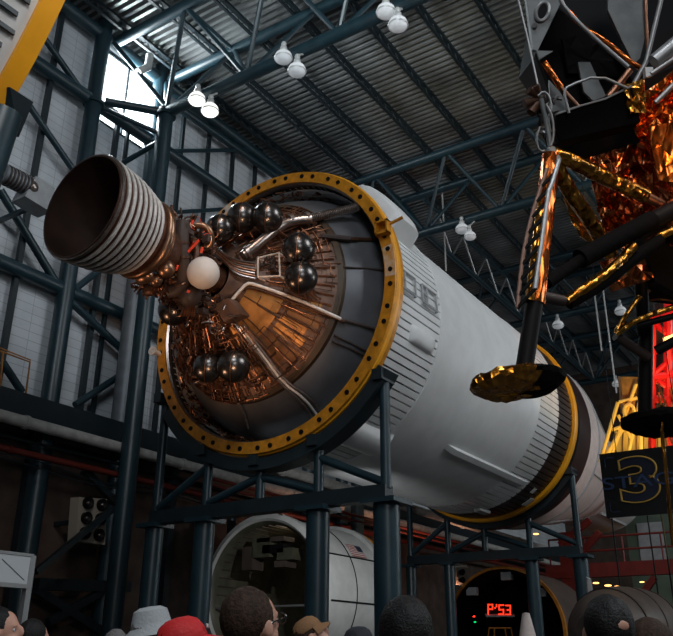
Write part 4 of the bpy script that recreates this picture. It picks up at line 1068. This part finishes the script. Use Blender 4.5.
# LED sign
ls = thing('message_sign', 'small red dot matrix sign glowing inside the yellow hoop', 'sign', PD(500, 610, 27.3))
prismD([(486, 602.5), (513, 605), (513, 616), (486, 615.5)], 27.35, .12, 'housing', 'black', ls)
prismD([(486, 615.5), (515, 615.8), (515, 617), (486, 617)], 27.2, .2, 'shelf', 'grey_paint', ls)
GL = {'P': ['####', '#..#', '#..#', '####', '#...', '#...', '#...'], "'": ['.#', '.#', '#.', '..', '..', '..', '..'], '5': ['####', '#...', '#...', '####', '...#', '...#', '####'], '3': ['####', '...#', '...#', '.###', '...#', '...#', '####'], 'S': ['####', '#...', '#...', '####', '...#', '...#', '####']}
b = MB(); cx_ = 488.2
for ch in "P'53":
    g_ = GL[ch]
    for r in range(7):
        for c in range(len(g_[0])):
            if g_[r][c] == '#': b.sphere(PD(cx_+c*1.45, 604.6+r*1.5+(cx_-488)*.05, 27.3), (.026), n=6)
    cx_ += len(g_[0])*1.45+1.1
b.build('lit_dots', 'red_led', ls)
for (x, y, mm, lb) in ((474, 616.5, 'red_led', 'tiny red indicator light left of the red message sign'), (475, 622, 'green_led', 'tiny green indicator light left of the red message sign')):
    o = MB().sphere(PD(x, y, 27.2), .03, n=10, sc=(1.6, 1, .8)).build('indicator_light', mm); tag(o, lb, 'light')
t = thing('guard_rail', 'thin yellow tube guard rail below the red message sign', 'rail', PD(500, 640, 27.0))
for pts in ([(488, 640), (489, 628), (511, 628), (513, 640)], [(494, 640), (494.5, 628)], [(505, 628), (507, 640)]): MB().pipe([PD(x, y, 27.0) for x, y in pts], .025, n=6).build('rail_tube', 'ring_side', t)
o = MB().lathe([(.62, 0), (.40, 1.2), (.10, 2.62), (.0, 2.64)], (0, 0), n=32, axis='z')
pz = PD(528, 640, 22); 
o.v = [V((p.x+pz.x, p.y+pz.y, p.z)) for p in o.v]
o = o.build('display_cone', 'pinkish'); tag(o, 'pale pointed cone standing right of the red message sign', 'cone')
t = thing('horn_cabinet', 'small beige panel with two round horns behind the yellow hoop', 'speaker', PD(462, 580, 30))
prismD([(455.5, 567), (468, 567.5), (468, 585), (455.5, 585)], 30, .3, 'cabinet', 'speaker_beige', t)
q = PD(462, 584, 30.15); MB().tube(q, (q.x, q.y, 0), .06, n=8).build('stand', 'steel_dark', t)
for y in (572, 580): MB().tube(PD(462, y, 29.97), PD(462, y, 30.05), .12, n=16).build('horn', 'black', t)

# ================================================================== red steel platform at right
rp = thing('red_platform', 'red steel platform with guard rail in the lower right background', 'platform', (-6, 32, 0))
def ry(x, y): return PY(x, y, 32)
zt_ = ry(600, 566).z
MB().box((-3.2, 32, zt_-.15), 16, .35, .5).build('edge_beam', 'red_steel', rp, smooth=False)
MB().box((-3.2, 34, zt_), 16, 4, .12).build('deck', 'red_steel', rp, smooth=False)
for x in (-10.35, -4.5, 1.0): MB().box((x, 32.1, 2.4 if x > -10 else 3.0), .5, .5, 4.6 if x > -10 else 6.0).build('column', 'red_steel', rp, smooth=False)
for (p, q) in (((582, 552), (600, 532)), ((633, 608), (655, 577)), ((560, 545), (590, 520))):
    MB().beam(PY(*p, 31.9), PY(*q, 31.9), .22, .22).build('brace', 'red_steel', rp, smooth=False)
for zz in (.55, 1.05): MB().tube((-11, 31.9, zt_+zz), (4, 31.9, zt_+zz), .04, n=8).build('rail', 'red_steel', rp)
for k in range(11): MB().tube((-11+k*1.4, 31.9, zt_), (-11+k*1.4, 31.9, zt_+1.05), .035, n=8).build('baluster', 'red_steel', rp)
o = MB().box((-2, 40, 4.0), 16, .2, 8.0).build('back_partition', 'green_wall', smooth=False); tag(o, 'dim greenish wall panel behind the red platform', 'wall panel')
o = MB().box(PY(652, 545, 39.83), 1.1, .12, 2.0).build('panel_door', 'grey_paint', smooth=False); tag(o, 'dim grey door behind the red platform rail', 'door')
for k, (x, y, r) in enumerate(((596, 583, .16), (608, 585.5, .18), (617.5, 586.5, .16), (642, 582, .12), (536, 534, .13), (633, 588, .06))):
    p = PD(x, y, 34 if x > 540 else 30)
    t = MB().sphere(p, r*.6, n=14, sc=(1.4, 1.4, .35)).build('downlight', 'amber_lamp'); tag(t, ['warm small ceiling light leftmost under the red platform', 'warm small ceiling light second from left under the red platform', 'warm small ceiling light third from left under the red platform', 'warm small ceiling light near the red brace', 'single warm bulb under the forward yellow ring', 'faint warm light below the red brace end'][k], 'light')
cp_ = thing('display_capsule', 'brown grey barrel shaped capsule at lower right behind the crowd', 'capsule', (-5.2, 20, 0))
ax0, ax1 = PD(592, 632, 17), PD(660, 628, 20.5)
b = MB(); b.pipe([ax0.lerp(ax1, k/10) for k in range(11)], [.35, .72, .86, .92, .95, .95, .94, .90, .80, .62, .3], n=36); b.build('hull', 'tan_metal', cp_)
for k in (2.2, 4.5, 7): c_ = ax0.lerp(ax1, k/10); MB().tube(c_, c_+(ax1-ax0).normalized()*.06, [.90, .965, .92][int(k/2.5)], n=36).build('band', 'hose', cp_)
b = MB(); q = [PD(x, y, 17.6) for x, y in ((646, 617), (651.5, 617.5), (653.5, 624.5), (648, 625))]; b.prism(q, FW*.05); part(b.build('label_plate', 'white_dull', cp_, smooth=False), 'pale square plate')
b = MB(); b.box((-5.3, 19.6, .5), 1.2, 2.0, 1.); b.build('display_stand', 'steel_dark', cp_, smooth=False)
o = MB().prism([PD(587, 578, 22), PD(591, 579, 22), PD(594, 595, 22), PD(588, 595, 22)], FW*.1).build('pointed_sign', 'white_dull', smooth=False); tag(o, 'small pale pointed sign beside the right cradle post', 'sign')

# ================================================================== panel at far left
bs = thing('info_panel', 'grey white blank panel on posts at the lower left edge', 'panel', PD(20, 640, 6))
p1, p2 = PD(33.5, 557, 6), PD(31, 586, 6); x_ = p1.x
q1 = PX(-30, 549, x_); hgt = p1.z-p2.z
b = MB(); b.prism([V((x_, p1.y, p1.z)), V((x_, p1.y, p1.z-hgt)), V((x_, q1.y, p1.z-hgt)), V((x_, q1.y, p1.z))], (-.06, 0, 0)); b.build('sheet', 'board_white', bs, smooth=False)
for yy in (p1.y, q1.y): MB().beam((x_-.02, yy, 0), (x_-.02, yy, p1.z+.01), .045, .045).build('post', 'alum', bs, smooth=False)
MB().beam((x_-.02, p1.y, p1.z-hgt-.01), (x_-.02, q1.y, p1.z-hgt-.01), .05, .03).build('frame_bar', 'alum', bs, smooth=False)
MB().beam((x_-.02, p1.y, p1.z+.01), (x_-.02, q1.y, p1.z+.01), .05, .02).build('frame_bar', 'alum', bs, smooth=False)
MB().beam((x_+.003, PX(2, 559, x_).y, PX(2, 559, x_).z), (x_+.003, PX(24, 580, x_).y, PX(24, 580, x_).z), .002, .003).build('scratch_line', 'black', bs, smooth=False)

# ================================================================== visitors
def person(px, py_top, d, az, pitch, label, hair, cap=None, hs=1., shirt='shirt', glasses=False, hscale=(1, 1, 1), bald=False, skin='skin'):
    top = PD(px, py_top, d); H = top.z
    t = thing('person', label, 'person', (top.x, top.y, 0))
    ang = -YAW*-1  # heading of the camera measured from +Y (counter clockwise)
    A = Matrix.Rotation(YAW-math.radians(az), 3, 'Z')
    base = V((top.x, top.y, 0))
    hh = .235*hs; hc = V((0, 0, H-hh*.5)); neck = V((0, -.02, H-hh*.98))
    HR = Matrix.Rotation(math.radians(pitch), 3, 'X')
    def head_pt(p): return neck+HR @ (V(p)*hs+(hc-neck)) if True else p
    sh = H-.33
    # body skeleton with the Skin modifier
    J = [((0, 0, sh*.62), .135), ((0, 0, sh*.80), .13), ((0, -.01, sh*.96), .14), ((0, -.02, sh+.03), .075), ((0, -.015, sh+.12), .058),
         ((.17, -.01, sh-.03), .075), ((.20, -.01, sh-.30), .05), ((.215, .07, sh-.52), .038), ((.21, .10, sh-.62), .036),
         ((-.17, -.01, sh-.03), .075), ((-.20, -.01, sh-.30), .05), ((-.215, .07, sh-.52), .038), ((-.21, .10, sh-.62), .036),
         ((.09, 0, sh*.56), .10), ((.10, .01, sh*.31), .065), ((.10, -.01, .08), .045), ((.11, .13, .04), .04),
         ((-.09, 0, sh*.56), .10), ((-.10, .01, sh*.31), .065), ((-.10, -.01, .08), .045), ((-.11, .13, .04), .04)]
    E_ = [(0, 1), (1, 2), (2, 3), (3, 4), (2, 5), (5, 6), (6, 7), (7, 8), (2, 9), (9, 10), (10, 11), (11, 12), (0, 13), (13, 14), (14, 15), (15, 16), (0, 17), (17, 18), (18, 19), (19, 20)]
    me = bpy.data.meshes.new('tmp'); me.from_pydata([j[0] for j in J], E_, []); o = bpy.data.objects.new('tmp', me); COL.objects.link(o)
    o.modifiers.new('skin', 'SKIN'); sv = me.skin_vertices[0].data
    for i, j in enumerate(J): sv[i].radius = (j[1], j[1]); sv[i].use_root = (i == 0)
    ss = o.modifiers.new('sub', 'SUBSURF'); ss.levels = ss.render_levels = 1
    dg = bpy.context.evaluated_depsgraph_get(); bodym = bpy.data.meshes.new_from_object(o.evaluated_get(dg)); bpy.data.objects.remove(o)
    hb_ = MB()
    def hs_(c, r, sc): 
        k = len(hb_.v); hb_.sphere((0, 0, 0), r, n=24, sc=sc)
        hb_.v[k:] = [head_pt(V(c)+p) for p in hb_.v[k:]]
    hs_((0, -.008, .018), .1, (.76, .97, 1.0)); hs_((0, .022, -.045), .1, (.60, .68, .72))
    hs_((0, .098, -.012), .02, (.75, 1.0, 1.6)); hs_((0, .085, -.062), .02, (1.3, .7, .55)); hs_((0, .075, -.1), .025, (1.1, .9, .8))
    hs_((0, .075, .02), .03, (1.7, .6, .5))
    for s in (-1, 1): hs_((s*.078, -.008, -.012), .032, (.35, .75, 1.05))
    hb_.tube(head_pt((0, -.02, -.06)), V((0, -.02, sh-.02)), .058, .066, n=16)
    bm = bmesh.new(); bm.from_mesh(bodym); hm = bpy.data.meshes.new('h'); hm.from_pydata(hb_.v, [], hb_.f); bm.from_mesh(hm)
    me2 = bpy.data.meshes.new('tmp2'); bm.to_mesh(me2); bm.free(); o = bpy.data.objects.new('tmp2', me2); COL.objects.link(o)
    rm = o.modifiers.new('r', 'REMESH'); rm.mode = 'VOXEL'; rm.voxel_size = .0085
    sm_ = o.modifiers.new('s', 'SMOOTH'); sm_.iterations = 2; sm_.factor = .5
    dg = bpy.context.evaluated_depsgraph_get(); me3 = bpy.data.meshes.new_from_object(o.evaluated_get(dg)); bpy.data.objects.remove(o)
    for v in me3.vertices: v.co = A @ v.co
    me3.materials.clear(); me3.materials.append(M[skin]); me3.materials.append(M[shirt]); me3.materials.append(M['shirt_blue'])
    for p in me3.polygons:
        z = p.center.z; p.material_index = 0 if z > sh+.045 else (1 if z > sh*.55 else 2); p.use_smooth = True
    bo = bpy.data.objects.new('body', me3); COL.objects.link(bo); bo.parent = t
    def sub(b, name, m_, lab=None, ang=40, smooth=True):
        b.v = [base+A @ head_pt(p) for p in b.v]; o = b.build(name, m_, t, ang=ang, smooth=smooth)
        if lab: part(o, lab)
        return o
    rng = random.Random(int(px*7))
    def jit(b, k, amp):
        for i in range(k, len(b.v)):
            p = b.v[i]; q = p.normalized(); b.v[i] = p+q*amp*(sin(p.x*140+px+p.y*60)*cos(p.z*35)+.5*rng.uniform(-1, 1))
    if hair:
        b = MB(); b.sphere((0, -.026, .030), .1, n=40, sc=(.845*hscale[0], .985*hscale[1], 1.03*hscale[2])); 
        # trim: lift the lower front and the nape
        nv = []
        for p in b.v:
            q = p.copy()
            if q.z < -.02: q.z = -.02+(q.z+.02)*(.9 if q.y < -.03 else .25); q.x *= .96
            if q.y > .045 and q.z < .05: q.y = .045
            nv.append(q)
        b.v = nv; jit(b, 0, .0022); sub(b, 'hair', hair, ang=180)
    if bald:
        b = MB(); b.sphere((.012, -.094, .045), .036, n=20, sc=(1.1, .8, .8)); sub(b, 'thinning_crown', 'skin', 'patch of bare scalp')
    for s in (-1, 1):
        b = MB(); b.sphere((s*.031, .070, .0), .012, n=12); sub(b, 'eye', 'white_dull')
        b = MB(); b.sphere((s*.031, .0795, .0), .005, n=8); sub(b, 'pupil', 'black')
    if cap:
        b = MB(); n = 32; prof = [(.0, .125), (.04, .121), (.07, .103), (.088, .07), (.095, .035), (.093, .03)] if cap != 'cap_grey' else [(0, .135), (.05, .132), (.08, .115), (.094, .06), (.098, .03), (.135, -.005), (.137, -.008), (.098, .022)]
        vs = []
        for (r, z) in prof:
            for k in range(n):
                a = 2*PI*k/n; vs.append(V((r*.92*cos(a), r*1.12*sin(a)-.012, z+.012)))
        b.add(vs, [(i*n+k, i*n+(k+1) % n, (i+1)*n+(k+1) % n, (i+1)*n+k) for i in range(len(prof)-1) for k in range(n)])
        co_ = sub(b, 'cap', cap)
        if cap in ('cap_red', 'cap_tan', 'cap_navy'):
            b = MB(); vs = []; m_ = 14
            for zz in (0, .006):
                for j in range(4):
                    for k in range(m_+1):
                        a = .45+(PI-.9)*k/m_; r = 1+j*.22*sin((a-.3)/(PI-.6)*PI) if 0 else 1+.21*j*sin(a)
                        vs.append(V((.086*cos(a)*(1+.04*j), .100*sin(a)*r-.012, .040-.009*j-.010*abs(cos(a))*j+zz)))
            n1 = m_+1; L = 4*n1; fs = []
            for j in range(3):
                for k in range(m_):
                    q = (j*n1+k, j*n1+k+1, (j+1)*n1+k+1, (j+1)*n1+k); fs += [q, tuple(L+x for x in q[::-1])]
            fs += [(3*n1+k, 3*n1+k+1, L+3*n1+k+1, L+3*n1+k) for k in range(m_)]
            b.add(vs, fs); sub(b, 'cap_brim', cap)
            if cap == 'cap_red':
                b = MB(); b.pipe([V((-.04+.016*i, .105-.004*abs(i-2.5), .075+.008*sin(i*2.2))) for i in range(6)], .004, n=6); sub(b, 'cap_emblem', 'white_dull', 'small pale embroidered mark')
    if glasses:
        for s in (-1, 1):
            b = MB(); b.pipe([V((s*.034+.024*cos(q), .103, .0+.019*sin(q))) for q in [2*PI*k/20 for k in range(20)]], .003, n=6, closed=True); b.pipe([(s*.058, .10, .004), (s*.08, .04, .006), (s*.084, -.015, .004)], .003, n=6)
            sub(b, 'glasses', 'glass_dark', 'dark framed glasses')
    return t
person(261, 590, 2.85, 42, 14, 'person with short brown hair and dark glasses, seen from behind at bottom', 'hair_brown', glasses=True)
person(402, 601, 2.75, -8, 8, 'person with thick wet looking black hair seen from behind', 'hair_black', shirt='shirt', hscale=(1.06, 1.05, 1.03))
person(197, 621, 3.3, 78, 16, 'person in a bright red cap looking up to the right', 'hair_brown', 'cap_red')
person(160, 612, 4.4, 65, 10, 'person in a light grey bucket hat beside the red cap', 'hair_grey', 'cap_grey')
person(322, 617, 5.6, 92, 32, 'person in a tan cap tilted back, looking up', 'hair_brown', 'cap_tan')
person(8, 609, 4.4, 85, 8, 'person with dark hair and red lit face at the left edge', 'hair_black')
person(38, 621, 5.4, 30, 5, 'person with dark curly hair beside the left edge face', 'hair_black')
person(602, 598, 2.9, 5, 14, 'person with thinning dark hair at the lower right', 'hair_black', bald=True)
person(655, 621, 3.2, 60, 6, 'person with light brown hair in the lower right corner', 'hair_brown')
person(360, 630, 4.6, 20, 6, 'person in a dark navy cap, only the crown showing', 'hair_black', 'cap_navy')
person(116, 631, 5.6, -20, 4, 'person with grey hair, only the top showing', 'hair_grey')

# ================================================================== light
SC.world = bpy.data.worlds.new('world'); SC.world.use_nodes = True
bg = SC.world.node_tree.nodes['Background']; bg.inputs[0].default_value = (.42, .55, .68, 1); bg.inputs[1].default_value = .05
def area(loc, tgt, sx, sy, e, col, name='area_light'):
    l = bpy.data.lights.new(name, 'AREA'); l.shape = 'RECTANGLE'; l.size = sx; l.size_y = sy; l.energy = e; l.color = col
    o = bpy.data.objects.new(name, l); COL.objects.link(o); o.location = loc
    o.rotation_euler = (V(tgt)-V(loc)).to_track_quat('-Z', 'Y').to_euler(); return o
def spot(loc, tgt, e, col, ang, blend=.6, r=.2, name='spot_light'):
    l = bpy.data.lights.new(name, 'SPOT'); l.energy = e; l.color = col; l.spot_size = math.radians(ang); l.spot_blend = blend; l.shadow_soft_size = r
    o = bpy.data.objects.new(name, l); COL.objects.link(o); o.location = loc
    o.rotation_euler = (V(tgt)-V(loc)).to_track_quat('-Z', 'Y').to_euler(); return o
# added area fills over the right hand side of the hall (out of frame)
area((9, 16, 21.5), (-9, 19, 8), 8, 16, 3500, (.93, .97, 1))
area((4, -6, 21), (-18, 16, 16), 8, 6, 2500, (.85, .93, 1))
# added spot behind the viewer, washing the underside of the roof
spot((-2, -8, 9), (-15.5, 23, 24.0), 19000, (.88, .97, 1), 27, .9, 1.5)
area((19, 42, 12), (-12, 44, 22), 22, 6, 2600, (.90, .97, 1))  # added area fill from the far right, for the distant roof
# daylight from the bright window
area((WX+.15, yc, 20.4), (-10, 19, 19), 2.3, 2.4, 900, (.85, .95, 1))
# warm exhibition spots on the engine
spot((-4.5, 5.5, 2.2), (-10.6, 11.8, 8.4), 1050, (1, .58, .34), 30)
spot((-14.5, 7.0, 1.8), (-10.8, 11.0, 7.6), 650, (1, .55, .32), 36)
spot((-6, 7, 15), (-10.8, 11.5, 8.8), 700, (1, .78, .62), 40)
# added front spot to brighten the orange ring of the neighbouring stage
spot((0.5, 1.0, 9.0), (-5.6, 3.2, 6.6), 620, (1, .95, .88), 40)
# orange and red spots on the lander
spot((2.6, 4.5, 2.0), (-.9, 9.8, 7.0), 640, (1, .50, .20), 27)
spot((1.5, 6.0, 9.5), (-2.2, 8.0, 4.6), 220, (1, .62, .32), 40)
spot((-4.4, 4.0, 1.8), (-2.7, 7.35, 4.0), 70, (1, .8, .5), 40)  # added warm spot to brighten the near foot pad
# lit structures
spot((-3.0, 19.0, 2.2), (-4.2, 21.4, 7.8), 1900, (1, .72, .25), 50)
spot(PD(700, 372, 16.5), PD(664, 350, 19), 420, (1, .16, .08), 60)
spot((-1.5, 20.5, 3.2), (-7.4, 27.5, 7.2), 520, (1, .80, .74), 34)
spot((-13.5, 29, 3.6), (-18.5, 30, 7.0), 700, (1, .48, .30), 125)
spot((-8.6, 14.4, 4.6), (-12.6, 19.2, 3.2), 420, (.95, .98, 1), 80, .6, .05)  # added spot behind the cradle posts to brighten the crew module
spot((-6, 26, 1.5), (-6, 32, 4), 90, (1, .35, .2), 90)
# added low fill for the hall and crowd; display lamp inside the open module
area((5, -2, 8), (-13, 17, 3.0), 4, 3, 330, (.95, .97, 1))
pl_ = bpy.data.lights.new('module_lamp', 'POINT'); pl_.energy = 6; pl_.color = (1, .85, .6); pl_.shadow_soft_size = .15
po_ = bpy.data.objects.new('module_lamp', pl_); COL.objects.link(po_); po_.location = (MX+.4, MY+.9, MZ+1.5)

SC.view_settings.view_transform = 'Standard'; SC.view_settings.look = 'None'; SC.view_settings.exposure = 0; SC.view_settings.gamma = 1
SC.view_settings.use_curve_mapping = False
